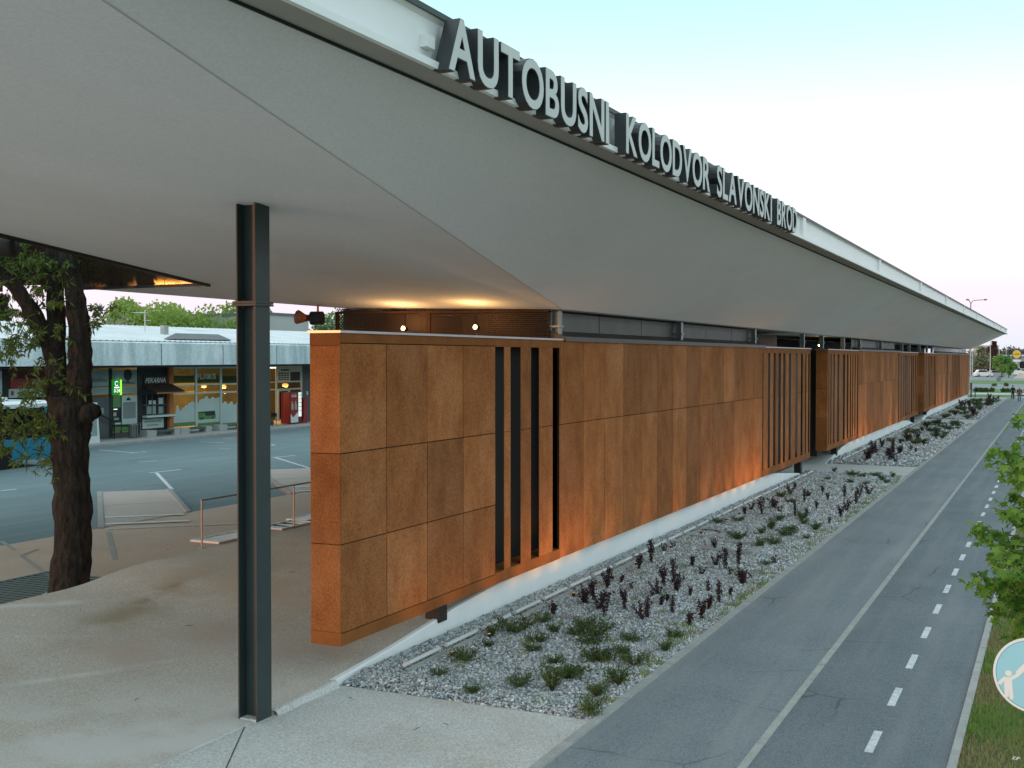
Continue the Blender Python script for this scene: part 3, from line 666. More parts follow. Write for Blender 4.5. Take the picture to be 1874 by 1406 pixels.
# clerestory mesh
def strip(a, b, nm='mesh_panel'):
    n = max(1, round((b - a) / 3.1)); wd = (b - a) / n
    for i in range(n):
        part('mesh_panel', MB().lbox(9.44, 9.447, a + i * wd + .02, a + (i + 1) * wd - .02, 5.10, CZ - .02), 'mesh_grey', hall)
strip(21.9, 39.6); strip(60.4, 77.5); strip(103, 141)
def endy(L): return 21.86 - .21 * (L - 9.35)
for i in range(3):
    L0, L1 = 9.40 + i * 1.5, 9.40 + i * 1.5 + 1.48
    part('mesh_panel', MB().face([(-L0, endy(L0), 4.6), (-L1, endy(L1), 4.6), (-L1, endy(L1), 5.68 + .10286 * (21.7 - endy(L1)) - .01), (-L0, endy(L0), 5.68)]), 'mesh_brown', hall)
mb = MB()
for L0, L1, z0, z1 in ((9.38, 13.9, CZ - .03, CZ + .015), (13.84, 13.9, 4.6, CZ - .03), (11.85, 11.93, 4.6, CZ - .03)):
    mb.prism([(-L0, endy(L0) - .03), (-L1, endy(L1) - .03), (-L1, endy(L1) + .03), (-L0, endy(L0) + .03)], 'z', z0, z1)
part('mesh_frame', mb, 'corten_dark', hall)
part('beam', MB().lbox(10.9, 11.5, 22.1, 50, 5.05, CZ - .02), 'steel_black', hall); part('duct', MB().lbox(12.6, 13.5, 22.2, 50, 4.9, CZ - .02), 'shop_dark', hall)
def hpost(s, L=9.30, z0=5.10, z1=CZ - .003, h=.17, name='steel_post'):
    mb = MB().lbox(L - h / 2, L - h / 2 + .016, s - h / 2, s + h / 2, z0, z1).lbox(L + h / 2 - .016, L + h / 2, s - h / 2, s + h / 2, z0, z1).lbox(L - h / 2 + .016, L + h / 2 - .016, s - .006, s + .006, z0, z1)
    mb.lbox(L - h / 2 - .03, L + h / 2 + .03, s - h / 2 - .03, s + h / 2 + .03, z0 + .22, z0 + .26)
    return part(name, mb, 'steel_grey', hall)
for s in [along(p, 9.25) for p in (1023, 1246, 1381, 1470)] + [51.5, 57, 62, 70, 80, 84, 90.5, 96, 100]: hpost(s)
#=====================================================================ROOF
# ------------------------------------------------------------------ canopy
can = thing('station_canopy', 'huge white folded canopy roof with sloping underside over the forecourt', 'canopy', (-11.5, 60, CZ))
def hipB(L): return 20.9 - .816 * (L - 13.9)
def p2(L, s): return (-L, s, 5.68 + .10286 * (21.7 - s))
def pb(L, s): return (-L, s, 5.762 + .08393 * (L - 13.9))
HL0, HL1, HS0, HS1 = 14.6, 20.0, 9.5, 17.65
part('soffit', MB().face([(-5.8, 4.2, 7.48), (-5.8, 150, 7.48), (-9.05, 143.5, 5.68), (-9.05, 21.7, 5.68)]), 'soffit', can)
part('soffit', MB().face([p2(5.8, 4.2), p2(9.05, 21.7), p2(9.05, 4.2)]).face([p2(9.05, 4.2), p2(9.05, 21.7), p2(13.9, 20.9), p2(13.9, 4.2)])
     .face([p2(13.9, 4.2), p2(13.9, 20.9), p2(HL0, hipB(HL0)), p2(HL0, 4.2)]).face([p2(HL0, 4.2), p2(HL0, HS0), p2(HL1, HS0), p2(HL1, 4.2)])
     .face([p2(HL0, HS1), p2(HL0, hipB(HL0)), p2(17.88, HS1)]).face([p2(HL1, 4.2), p2(HL1, hipB(HL1)), p2(29, hipB(29)), p2(29, 4.2)]), 'soffit', can)
part('soffit', MB().face([pb(13.9, 20.9), pb(13.9, 143.5), pb(HL0, 143.5), pb(HL0, hipB(HL0))]).face([pb(HL0, hipB(HL0)), pb(HL0, 143.5), pb(17.88, 143.5), pb(17.88, HS1)])
     .face([pb(17.88, HS1), pb(17.88, 143.5), pb(HL1, 143.5), pb(HL1, HS1)]).face([pb(HL1, hipB(HL1)), pb(HL1, 143.5), pb(29, 143.5), pb(29, hipB(29))]), 'soffit', can)
part('soffit', MB().face([(-9.05, 21.7, 5.68), (-9.05, 143.5, 5.68), (-13.9, 143.5, 5.762), (-13.9, 20.9, 5.762)]).face([(-9.05, 143.5, 5.68), (-5.8, 150, 7.48), (-29, 150, 7.48), (-29, 143.5, 7.03), (-13.9, 143.5, 5.762)]), 'soffit', can)
# lining of the tree opening: dark glossy boards
nb = 5
for i in range(nb):
    a = HL0 + (HL1 - HL0) * i / nb; b = HL0 + (HL1 - HL0) * (i + 1) / nb
    part('lining_board', MB().lbox(a + .006, b - .006, HS1 + .004, HS1 + .03, (5.68 + .10286 * (21.7 - HS1)) - .03 if b < 17.9 else pb((a + b) / 2, 0)[2] - .03, 8.03), 'upstand', can)
for i in range(6):
    a = HS0 + (HS1 - HS0) * i / 6; b = HS0 + (HS1 - HS0) * (i + 1) / 6
    z = min(p2(0, b)[2], pb(20, 0)[2] if b > 15.9 else 99)
    part('lining_board', MB().lbox(HL1, HL1 + .03, a + .006, b - .006, z - .02, 8.03), 'upstand', can)
    part('lining_board', MB().lbox(HL0 - .03, HL0, a + .006, b - .006, p2(0, a)[2] + .01, 8.03), 'upstand', can)
part('opening_trim', MB().prism([(HS0, p2(0, HS0)[2] - .06), (HS1 + .03, p2(0, HS1)[2] - .05), (HS1 + .03, p2(0, HS1)[2] + .02), (HS0, p2(0, HS0)[2] + .02)], 'x', -HL0 - .05, -HL0 + .02), 'steel_black', can)
part('opening_trim', MB().prism([(-HL0 - .05, p2(0, HS1)[2] - .035), (-17.88, p2(0, HS1)[2] - .035), (-17.88, p2(0, HS1)[2] + .02), (-HL0 - .05, p2(0, HS1)[2] + .02)], 'y', HS1 - .02, HS1 + .003), 'steel_black', can)
# roof top and edges
tp = MB()
for a, b, c, d in ((5.56, HL0, 4.2, 150), (HL0, HL1, 4.2, HS0), (HL0, HL1, HS1 + .03, 150), (HL1, 29, 4.2, 150)): tp.face([(-a, c, 8.03), (-a, d, 8.03), (-b, d, 8.03), (-b, c, 8.03)])
part('roof_sheet', tp, 'roof_sheet', can)
part('edge_joint', MB().lbox(5.799, 5.822, 4.2, 150, 7.452, 7.476), 'joint_dark', can)
for sgn_ in (0,):
    a_, b_ = Vector((-5.82, 4.3, 7.462)), Vector((-9.05, 21.7, 5.672)); dn_ = Vector((.005, 0, 0)); part('soffit_seam', MB().face([a_ - dn_, b_ - dn_, b_ + dn_, a_ + dn_]), 'eave_band', can)
part('eave_band', MB().lbox(5.502, 5.797, 4.15, 150.05, 7.478, 7.515), 'eave_band', can)
part('eave_lip', MB().lbox(5.44, 5.50, 4.15, 150.05, 7.4785, 7.5475), 'fascia_white', can)
s = 4.15; k = 0
posts = [28.2, 41.2, 54.3, 67.4, 80.5, 93.6, 106.7, 119.8, 132.9, 145]
ed = [4.15] + posts + [150.05]
for a, b in zip(ed, ed[1:]):
    part('fascia_panel', MB().prism([(-5.55, 7.548), (-5.57, 7.60), (-5.57, 7.98), (-5.53, 8.02), (-5.6, 8.02), (-5.6, 7.548)], 'y', a + .004, b - .004), 'fascia_white', can)
for s in posts: part('pilaster', MB().lbox(5.50, 5.57, s - .16, s + .16, 7.549, 8.018), 'fascia_white', can)
part('edge_flashing', MB().lbox(5.50, 5.64, 4.1, 150.1, 8.02, 8.075), 'steel_dark', can)
part('fascia_panel', MB().lbox(5.44, 29.1, 4.05, 4.148, 7.46, 8.02), 'fascia_white', can)
part('fascia_panel', MB().lbox(29.0, 29.1, 4.15, 150, 7.02, 8.02).lbox(5.6, 29, 150.06, 150.1, 7.46, 8.02), 'fascia_white', can)

# ------------------------------------------------------------------ roof sign
sg = thing('roof_sign', 'dark box letters with pale faces along the white roof edge', 'sign', (-5.4, 18, 7.46))
for q in (9.93, 19.62): part('bracket', MB().lbox(5.495, 5.569, q - .10, q + .06, 7.68, 7.80), 'fascia_white', sg)
CAP = GLY[('face', 'I')][0][:, 1].max()
ZL, HLT = 7.488, .515
for wtxt, a, b in WORDS:
    ws = [float(np.ptp(GLY[('face', c)][0][:, 0])) for c in wtxt]; gap = .085
    k = (b - a) / (sum(ws) + gap * (len(ws) - 1)); cur = a; ky = HLT / CAP
    for c, wd in zip(wtxt, ws):
        lo = GLY[('face', c)][0][:, 0].min(); par = None
        for key, nm, mt, Lc, dp in (('side', 'letter', 'letter_side', 5.405, .75), ('face', 'letter_face', 'letter_face', 5.3215, 1.0)):
            co, fs = GLY[(key, c)]; mb = MB()
            mb.v = [(-Lc + float(q[2]) * dp, cur + float(q[0] - lo) * k, ZL + float(q[1]) * ky) for q in co]; mb.f = list(fs); mb.m = [0] * len(fs)
            par = part(nm, mb, mt, par or sg)
        cur += (wd + gap) * k

# ------------------------------------------------------------------ forecourt column
def h_column(L, s, z0, z1, zs, w=.30):
    t = thing('steel_column', 'dark green steel H-column standing alone on the forecourt', 'column', (-L, s, z0))
    h = w / 2
    for nm, a, b in (('lower_shaft', z0, zs - .03), ('upper_shaft', zs + .03, z1)):
        part(nm, MB().lbox(L - h, L - h + .019, s - h, s + h, a, b).lbox(L + h - .019, L + h, s - h, s + h, a, b).lbox(L - h + .019, L + h - .019, s - .0055, s + .0055, a, b), 'steel_dark', t)
    for z in (zs - .03, zs + .002):
        part('splice_plate', MB().lbox(L - h - .035, L + h + .035, s - h - .035, s + h + .035, z, z + .028), 'steel_dark', t)
    for dl in (-.09, .09):
        for ds in (-.08, .08):
            part('bolt', MB().tube([(-L + dl, s + ds, zs - .055), (-L + dl, s + ds, zs + .055)], .017, 6), 'steel_dark', t)
    part('grout', MB().lbox(L - h + .02, L + h - .02, s - h + .01, s + h - .01, z0 - .03, z0 + .025), 'concrete_pad', t)
    return t
h_column(9.37, 12.19, .045, 5.68 + .10286 * (21.7 - 12.19) + .004, 5.39)
#=====================================================================OBJECTS
# ------------------------------------------------------------------ shop row across the yard
FL = 48.5                                # facade plane
def fs(px): return along(px, FL)
def fz(px, py): return height(px, py, FL)
shop = thing('shop_row', 'low shop row across the yard with raw concrete fascia and shop fronts', 'building', (-FL, 60, .13))
def fpanel(name, x0, x1, y0, y1, m, parent=None, d0=.0, d1=.03):
    """flat panel on the facade, given by its surveyed corners; d = how far it stands proud"""
    xm = (x0 + x1) / 2
    return part(name, MB().lbox(FL - d1, FL - d0, fs(x0), fs(x1), fz(xm, y1), fz(xm, y0)), m, parent or shop)
part('concrete_band', MB().prism([(-46.1, 4.28), (-46.1, 5.52), (-46.25, 5.60), (-60, 5.60), (-60, 4.28)], 'y', 18, 150), 'concrete_band', shop)
for k, s in enumerate([30 + 5.4 * i for i in range(18)]): part('band_joint', MB().lbox(46.085, 46.1, s, s + .03, 4.3, 5.5), 'joint_dark', shop)
part('soffit_shade_slab', MB().lbox(46.4, FL - .02, 18, 150, 4.16, 4.278), 'shop_dark', shop)  # solid dark slab painted as the shade under the concrete band
part('wall', MB().lbox(FL + .06, FL + .2, 18, 37.0, .1, 4.2).lbox(FL + .06, FL + .2, fs(551), 150, .1, 4.2), 'shop_grey', shop)
part('rear_wall', MB().lbox(53.0, 53.2, 18, 150, .1, 4.2), 'interior_green', shop)
part('base_wall', MB().lbox(FL - .02, FL + .15, 37, fs(500), .13, .42), 'shop_grey', shop)
# roof of corrugated sheets: hip with ridge
def rz(L): return 5.62 + (L - 46.3) * .13
cor = MB(); n = 260; a0, a1 = 24.0, 120.0
cor.grid(lambda k, s: (-(46.35, 55.5)[k], s, rz((46.35, 55.5)[k]) + .035 * math.sin(s * 14)), [1, 0], [a0 + (a1 - a0) * i / (n * 6) for i in range(n * 6 + 1)])
cor.grid(lambda k, s: (-(55.5, 60)[k], s, (rz(55.5), 5.6)[k]), [1, 0], [24.0, 120.0])
rf = part('roof', cor, 'roof_sheet', shop)
q = along(298, 50.5); part('chimney', MB().lbox(50.2, 50.5, q - .2, q + .2, 6.0, 6.72), 'building_grey', rf)
dk = MB(); dk.face([(-47.0, along(300, 47), rz(47) + .09), (-47.0, along(425, 47), rz(47) + .09), (-50.5, along(400, 50.5), rz(50.5) + .09), (-50.5, along(322, 50.5), rz(50.5) + .09)])
part('roof_patch', dk, 'roof_dark', rf)
part('eave_gutter', MB().lbox(46.24, 46.36, 24, 120, 5.58, 5.63), 'roof_dark', rf)
ant = MB(); q = along(266, 51); ant.tube([(-51, q, 6.3), (-51, q, 7.6)], .03, 6).tube([(-51, q - .9, 7.45), (-51, q, 7.5)], .02, 5).tube([(-51, q - .1, 7.0), (-51, q + .5, 7.0)], .02, 5)
for k in range(5): ant.tube([(-51.3, q - .85 + .2 * k, 7.46), (-50.7, q - .85 + .2 * k, 7.46)], .012, 4)
solo('antenna', ant, 'pole_pale', 'small rooftop television antenna on the shop row', 'antenna')
# newsagent unit
fpanel('transom', 13, 97, 680, 692, 'red_dark'); sgn = fpanel('shop_sign', 16, 97, 693, 710, 'sign_red', None, .03, .12)
part('lettering', text_mb('TISAK', (-FL + .125, fs(54), fz(66, 704.5)), fs(79) - fs(54), fz(66, 697.2) - fz(66, 704.5), EY), 'print_white', sgn)
for a in (17, 48): part('lettering', text_mb('TISAK', (-FL + .035, fs(a), fz(25, 688)), fs(a + 14) - fs(a), .16, EY), 'print_grey', shop)
fpanel('blind', 15, 98, 711, 727, 'frosted'); fpanel('picture', 19, 24, 716, 724, 'sign_red', None, .031, .035)
fpanel('window', -30, 98, 728, 790, 'glass_dark'); fpanel('mullion', 4, 13, 676, 800, 'shop_dark', None, 0, .06); fpanel('mullion', 97, 100, 676, 800, 'shop_dark', None, 0, .05)
fpanel('window', -30, 3, 680, 728, 'frosted')
fpanel('shelf_row', 75, 96, 730, 740, 'red_dark', None, .03, .05)
fpanel('wall', 100, 150, 672, 800, 'shop_dark')
# consulting office unit
fpanel('mullion', 198.5, 204, 674, 800, 'shop_dark', None, 0, .06)
o = fpanel('transom', 150, 198, 677, 707, 'film_grey'); part('lettering', text_mb('OREKALNI d.o.o.', (-FL + .035, fs(163), fz(180, 699)), fs(196) - fs(163), .22, EY), 'print_dark', o)
o = fpanel('transom', 150, 198, 709, 723, 'film_grey')
for k in range(3): fpanel('print_line', 158, 195 - 5 * k, 712 + 3.6 * k, 713.2 + 3.6 * k, 'print_grey', o, .03, .034)
o = fpanel('transom', 204.5, 250, 677, 705.5, 'film_grey')
ctr = (-FL + .034, fs(233), fz(233, 686)); rr = .33
part('tree_emblem', MB().face([(ctr[0], ctr[1] + rr * math.cos(t * .524) * 1.05, ctr[2] + rr * math.sin(t * .524)) for t in range(12)]).face([(ctr[0], ctr[1] + a, ctr[2] + b) for a, b in ((-.07, -.25), (.07, -.25), (.05, -.42), (.30, -.52), (0, -.46), (-.30, -.52), (-.05, -.42))]), 'print_dark', o)
part('lettering', text_mb('OREKALNI d.o.o.', (-FL + .035, fs(217), fz(230, 703)), fs(246) - fs(217), .18, EY), 'print_dark', o)
o = fpanel('transom', 216.5, 250, 708, 720, 'film_grey')
for k in range(2): fpanel('print_line', 220, 246, 711 + 4 * k, 712.4 + 4 * k, 'print_grey', o, .03, .034)
door = fpanel('door', 163, 198, 728, 800, 'shop_grey', None, 0, .05)
fpanel('door_handle', 165.5, 167, 752, 762, 'chrome', door, .05, .09); fpanel('notice', 182, 188, 747, 757, 'film_grey', door, .05, .054)
rl = MB(); rl.tube([(-FL + .3, fs(172), fz(172, 758)), (-FL + .3, fs(201), fz(201, 771))], .05, 6).tube([(-FL + .3, fs(201), .13), (-FL + .3, fs(201), fz(201, 771))], .04, 6)
solo('ramp_handrail', rl, 'shop_dark', 'dark sloping handrail in front of the grey office door', 'handrail')
# cash machine
o = fpanel('machine_sign', 201.5, 213.5, 695, 723, 'sign_green_lit', None, .10, .25); fpanel('light_strip', 213.7, 216.2, 695, 723, 'lime_lit', o, .10, .26)
part('lettering', text_mb('0-24', (-FL + .255, fs(202.3), fz(207, 718.5)), fs(212.8) - fs(202.3), .20, EY), 'white_lit', o)
rg = MB(); c0 = (fs(207), fz(207, 702))
for i in range(9):
    t0, t1 = .5 + i * .58, .5 + (i + 1) * .58
    rg.face([(-FL + .256, c0[0] + r * math.cos(t), c0[1] + r * math.sin(t)) for r, t in ((.10, t0), (.145, t0), (.145, t1), (.10, t1))])
part('emblem', rg, 'white_lit', o)
fpanel('print_line', 203, 212, 708, 710.5, 'white_lit', o, .25, .254)
cm = thing('cash_machine', 'green cash machine set in the office front beside the poster', 'cash machine', (-FL, fs(211), .3))
def cpanel(name, *a): return fpanel(name, *a[:5], cm, *a[5:])
cpanel('upper_panel', 204.6, 218.6, 725, 746, 'print_green', .02, .08); cpanel('lower_panel', 204.6, 218.6, 773, 790, 'print_green', .02, .08)
cpanel('casing', 204.6, 218.6, 746, 773, 'shop_dark', .0, .05); cpanel('screen', 205.5, 211, 755, 762, 'sand', .05, .06); cpanel('light', 206, 212.5, 748.5, 750, 'white_lit', .05, .08)
cpanel('keypad', 206, 214, 765, 769, 'film_grey', .05, .12); cpanel('stripe', 205, 218, 774.5, 776.5, 'print_white', .08, .084)
fpanel('mullion', 218.8, 221, 723, 792, 'shop_dark', None, 0, .06)
o = fpanel('poster_window', 221.5, 250, 724, 790, 'frosted'); fpanel('poster_screen', 224, 247, 736, 766, 'print_grey', o, .03, .04); fpanel('poster_strip', 222, 249.5, 776, 789.5, 'print_green', o, .03, .036)
part('emblem', MB().face([(-FL + .036, fs(229), fz(233, 733)), (-FL + .036, fs(239), fz(233, 733)), (-FL + .036, fs(235), fz(233, 727)), (-FL + .036, fs(232), fz(233, 728))]), 'print_dark', o)
fpanel('cross_rail', 204, 253, 777, 779.5, 'shop_dark', None, .06, .12)
# bakery kiosk
fpanel('mullion', 250.5, 258, 672, 792, 'shop_dark', None, 0, .08); fpanel('header', 258, 305, 670, 722, 'shop_dark', None, 0, .05)
o = fpanel('shop_sign', 260.5, 302, 688, 703, 'print_dark', None, .06, .14)
part('lettering', text_mb('PEKARNA', (-FL + .145, fs(262.5), fz(281, 700.5)), fs(299.5) - fs(262.5), fz(281, 691.5) - fz(281, 700.5), EY), 'print_white', o)
aw = MB(); z1, z0 = fz(285, 703.5), fz(285, 716.5); b0, b1 = fs(258), fs(310)
aw.prism([(-FL + .1, z1), (-FL + .1, z1 - .06), (-FL + 1.15, z0 - .06), (-FL + 1.15, z0)], 'y', b0, b1)
awo = part('awning', aw, 'awning', shop)
for k in range(16): part('roof_tile', MB().prism([(-FL + .1, z1 + .005), (-FL + .1, z1 + .05), (-FL + 1.2, z0 + .045), (-FL + 1.2, z0 + .005)], 'y', b0 + (b1 - b0) * k / 16 + .02, b0 + (b1 - b0) * (k + .7) / 16), 'awning', awo)
part('awning_edge', MB().lbox(FL - 1.2, FL - 1.14, b0, b1, z0 - .10, z0 - .03), 'orange_post', awo)
w_ = fpanel('window', 258.5, 303, 722, 760, 'glass_dark', None, .05, .07)
for x in (265.5, 276, 287, 297): fpanel('window_bar', x - .5, x + .5, 722, 760, 'shop_grey', w_, .07, .10)
fpanel('window_bar', 259, 303, 740, 741.6, 'shop_grey', w_, .07, .10)
for x0, x1, y0, y1 in ((270, 275.3, 733, 740), (277.5, 283, 733, 740), (288, 296.3, 728, 740), (266, 275, 744, 758), (277, 283, 743, 758), (288, 296, 744, 757)): fpanel('notice', x0, x1, y0, y1, 'film_grey' if y0 > 735 else 'print_white', w_, .072, .078)
fpanel('counter_shelf', 258, 311, 759.5, 763, 'frame_pale', None, .05, .45)
o = fpanel('poster', 258, 297.5, 766, 784, 'frosted', None, .02, .06)
for y in (770.5, 777): fpanel('print_line', 262 + (y > 775) * 5, 293 - (y > 775) * 5, y, y + 2, 'print_grey', o, .06, .064)
fpanel('kiosk_base', 258, 305, 764, 792, 'shop_dark', None, 0, .03)
fpanel('post', 305, 312, 672, 793, 'orange_post', None, -.1, .22)
# coach ticket office
mul = [312.5, 357.5, 403, 448, 490.5]
for x in mul: fpanel('mullion', x - 1.5, x + 1.5, 672, 785, 'frame_pale', None, -.02, .08)
fpanel('transom_bar', 312, 491, 671, 674, 'frame_pale', None, -.01, .07); fpanel('transom_bar', 312, 491, 702, 704.4, 'frame_pale', None, -.01, .06); fpanel('transom_bar', 312, 491, 716.8, 719.3, 'frame_pale', None, -.01, .06)
fpanel('transom_bar', 312, 491, 781, 785, 'frame_pale', None, -.01, .07)
heights = [[770, 762, 762, 742, 742, 752, 752, 746, 746, 742, 742, 738, 738, 735, 735, 738], [737, 737, 731, 731, 729, 729, 725, 725, 730, 730, 727, 727, 730, 730, 728, 728],
           [737, 737, 734, 734, 739, 739, 735, 735, 741, 741, 737, 737, 735, 735, 740, 740], [738, 738, 732, 732, 741, 741, 736, 736, 745, 745, 752, 752, 748, 748, 760, 760]]
for i in range(4):
    a, b = mul[i] + 1.6, mul[i + 1] - 1.6
    fpanel('pane', a, b, 674.2, 701.8, 'glass_green', None, 0, .012); fpanel('pane', a, b, 704.6, 716.6, 'glass_clear', None, 0, .012); fpanel('pane', a, b, 719.5, 780.8, 'glass_clear', None, 0, .012)
    pts = [(fs(b), fz((a + b) / 2, 780)), (fs(a), fz((a + b) / 2, 780))] + [(fs(a + (b - a) * k / 15), fz((a + b) / 2, h)) for k, h in enumerate(heights[i])]
    fo = part('skyline_film', MB().prism(pts, 'x', -FL + .014, -FL + .017), 'frosted', shop)
    fpanel('green_strip', a, b, 773.5, 780, 'print_green', fo, .018, .022)
    part('green_header', MB().face([(-FL - .02, fs(a), fz((a + b) / 2, 700)), (-FL - .02, fs(b), fz((a + b) / 2, 700)), (-FL - .02, fs(b), fz((a + b) / 2, 688)), (-FL - .02, fs(a), fz((a + b) / 2, 688))]), 'print_green', shop)
part('lettering', text_mb('FLiXBUS', (-FL + .02, fs(361.5), fz(378, 694)), fs(394.5) - fs(361.5), fz(378, 684.5) - fz(378, 694), EY), 'frame_pale', shop)
# printed coach on the glass
cx0, cx1 = fs(361.5), fs(394); cz0, cz1 = fz(378, 767.5), fz(378, 752.5); cw, ch = cx1 - cx0, cz1 - cz0
cb = part('coach_print', MB().prism([(cx0, cz0), (cx1 - .02 * cw, cz0), (cx1, cz0 + .35 * ch), (cx1 - .05 * cw, cz1), (cx0, cz1 - .04 * ch)], 'x', -FL + .018, -FL + .021), 'print_green', shop)
part('coach_window', MB().face([(-FL + .0225, cx0 + a * cw, cz0 + b * ch) for a, b in ((.02, .80), (.36, .80), (.45, .42), (.95, .42), (.95, .85), (.9, .97), (.02, .93))]), 'print_dark', cb)
for a in (.16, .27, .83): part('coach_wheel', MB().face([(-FL + .0235, cx0 + a * cw + .085 * math.cos(t), cz0 + .07 + .085 * math.sin(t)) for t in [k * .6283 for k in range(10)]]), 'print_dark', cb)
# café front on the right
for x in (504.5, 550.5): fpanel('mullion', x - 1, x + 1, 671, 772, 'frame_cream', None, 0, .08)
fpanel('transom_bar', 491, 551, 669.5, 672, 'frame_cream', None, 0, .07); fpanel('transom_bar', 491, 551, 698, 700, 'frame_cream', None, 0, .07); fpanel('transom_bar', 491, 551, 711, 713.5, 'frame_cream', None, 0, .07)
fpanel('pane', 491.5, 503.4, 672, 770, 'glass_clear', None, 0, .012); fpanel('pane', 505.6, 549.4, 700.3, 710.8, 'glass_clear', None, 0, .012)
o = fpanel('menu_board', 506.5, 549.4, 672.3, 697.8, 'frame_cream', None, .02, .05); fpanel('menu_picture', 530, 548, 681, 697, 'awning', o, .05, .054)
for r_ in range(4):
    for c_ in range(4): fpanel('menu_field', 508.5 + c_ * 5, 512.6 + c_ * 5, 682 + r_ * 3.8, 684.8 + r_ * 3.8, 'interior_warm', o, .05, .054)
fpanel('print_line', 513, 528, 676, 678.5, 'awning', o, .05, .054); fpanel('light_tube', 491.5, 504, 671.5, 674, 'bulb_white', None, .02, .06)
door = fpanel('door', 507.5, 530, 714, 769, 'frame_cream', None, 0, .05); fpanel('door_glass', 510, 525.5, 716, 766, 'glass_dark', door, .05, .06); fpanel('door_handle', 526.8, 528, 735, 748, 'chrome', door, .05, .10)
fpanel('wall', 530.5, 551, 713.5, 770, 'awning'); fpanel('notice', 562, 564.5, 716, 723, 'print_white', None, -.06, -.04)
# interior lamps seen through the glass
for px, py, r_ in ((373, 706.5, .17), (409, 708, .18), (522, 705, .22)):
    L = 50.2; lp = solo('pendant_lamp', MB().tube([(-L, along(px, L), height(px, py, L) + dz) for dz in (-.12, -.06, .06, .12)], [r_ * .5, r_, r_, r_ * .5], 10), 'bulb_soft',
              {373: 'orange pendant lamp behind the middle ticket office pane', 409: 'orange pendant lamp behind the right ticket office pane', 522: 'bright orange lamp above the café door'}[px], 'lamp', 'shop pendant lamps')
    ld = bpy.data.lights.new('lamp_light', 'POINT'); ld.energy = 170; ld.color = (1, .55, .2); ld.shadow_soft_size = .2
    lo = bpy.data.objects.new('lamp_light', ld); lo.location = (-L + .0, along(px, L), height(px, py, L) - .35); COL.objects.link(lo)
# drinks machine
vm = thing('drinks_machine', 'red drinks vending machine with lit front beside the café door', 'vending machine', (-47.9, fs(541), .13))
a, b, c = along(531, 47.6), along(545.5, 47.6), along(553.5, 47.5)
part('cabinet', MB().lbox(47.62, 48.4, a, c, .18, fz(541, 717)), 'red_plastic', vm); zf = lambda y: height(541, y, 47.6)
part('side_print', MB().lbox(47.585, 47.618, a + .02, b, .22, zf(718)), 'red_plastic', vm)
part('logo', text_mb('Coca-Cola', (-47.58, a + .12, zf(727)), (b - a) * .6, .24, EY), 'print_white', vm)
for k in (.2, .62):
    q = a + (b - a) * k; part('bottle_print', MB().tube([(-47.58, q, zf(750)), (-47.58, q, zf(741)), (-47.58, q, zf(737)), (-47.58, q, zf(734))], [.10, .10, .05, .04], 8), 'sand', vm)
part('snow_print', MB().face([(-47.581, a + .03, .25), (-47.581, b - .02, .25), (-47.581, b - .02, zf(754)), (-47.581, a + .3, zf(764)), (-47.581, a + .03, zf(757))]), 'print_white', vm)
part('display', MB().lbox(47.57, 47.615, b + .03, c - .03, zf(763), zf(718.5)), 'panel_lit', vm)
for k in range(5): part('shelf', MB().lbox(47.555, 47.568, b + .06, c - .06, zf(724 + 7 * k), zf(723 + 7 * k)), 'chrome', vm)
part('hatch', MB().lbox(47.56, 47.615, b + .03, c - .03, .2, zf(763.6)), 'red_dark', vm)
a2 = along(554, 47.8); solo('ice_chest', MB().lbox(47.8, 48.4, a2, a2 + .55, .13, 1.9).lbox(47.76, 47.8, a2 + .05, a2 + .5, .4, 1.8), 'red_plastic', 'narrow red cooler cabinet right of the drinks machine', 'cooler')
# concrete seats, bin, board, chair
for px, lab in ((277.5, 'concrete seat block under the bakery window'), (338.5, 'concrete seat block under the left ticket office pane'), (408.5, 'concrete seat block right of the coach picture')):
    L = 47.4; q = along(px, L); t = thing('seat_block', lab, 'bench', (-L, q, .13), 0, 'concrete seat blocks')
    part('block', MB().lbox(L, L + .55, q - .38, q + .38, .13, .50), 'pale_paving', t); part('block', MB().lbox(L, L + .55, q + 1.9, q + 2.4, .13, .50), 'pale_paving', t); part('seat', MB().lbox(L + .02, L + .5, q + .38, q + 1.9, .36, .46), 'shop_grey', t)
q = along(243, 47.7); t = thing('litter_bin', 'grey metal litter bin in front of the green poster window', 'bin', (-47.7, q, .13))
part('drum', MB().tube([(-47.7, q, .16), (-47.7, q, .85)], .27, 12), 'steel_grey', t); part('rim', MB().tube([(-47.7, q, .86), (-47.7, q, .93)], .29, 12), 'chrome', t)
for k in (-1, 0, 1): part('post', MB().tube([(-47.4, q + .25 * k, .13), (-47.4, q + .25 * k, 1.0)], .03, 6), 'chrome', t)
q0, q1 = along(153, 46.9), along(176, 46.9); t = thing('pavement_board', 'pale blue pavement board leaning beside the tree trunk', 'sign', (-46.9, q0, .13))
part('frame', MB().prism([(q0, .13), (q1 + .18, .13), (q1, 2.3), (q0 + .1, 2.3)], 'x', -46.9, -46.84), 'bus_white', t); part('sheet', MB().prism([(q0 + .15, .5), (q1 - .02, .5), (q1 - .1, 2.15), (q0 + .2, 2.15)], 'x', -46.84, -46.83), 'film_grey', t)
part('rear_leg', MB().prism([(-46.92, 2.2), (-47.5, .13), (-47.44, .13), (-46.9, 2.2)], 'y', q0 + .1, q1), 'bus_white', t)
q = along(498, 47.6); t = thing('cafe_chair', 'black café chair beside the café door', 'chair', (-47.6, q, .13))
part('seat', MB().lbox(47.4, 47.85, q - .22, q + .22, .57, .61), 'steel_black', t); part('backrest', MB().lbox(47.4, 47.85, q + .2, q + .23, .75, 1.0), 'steel_black', t)
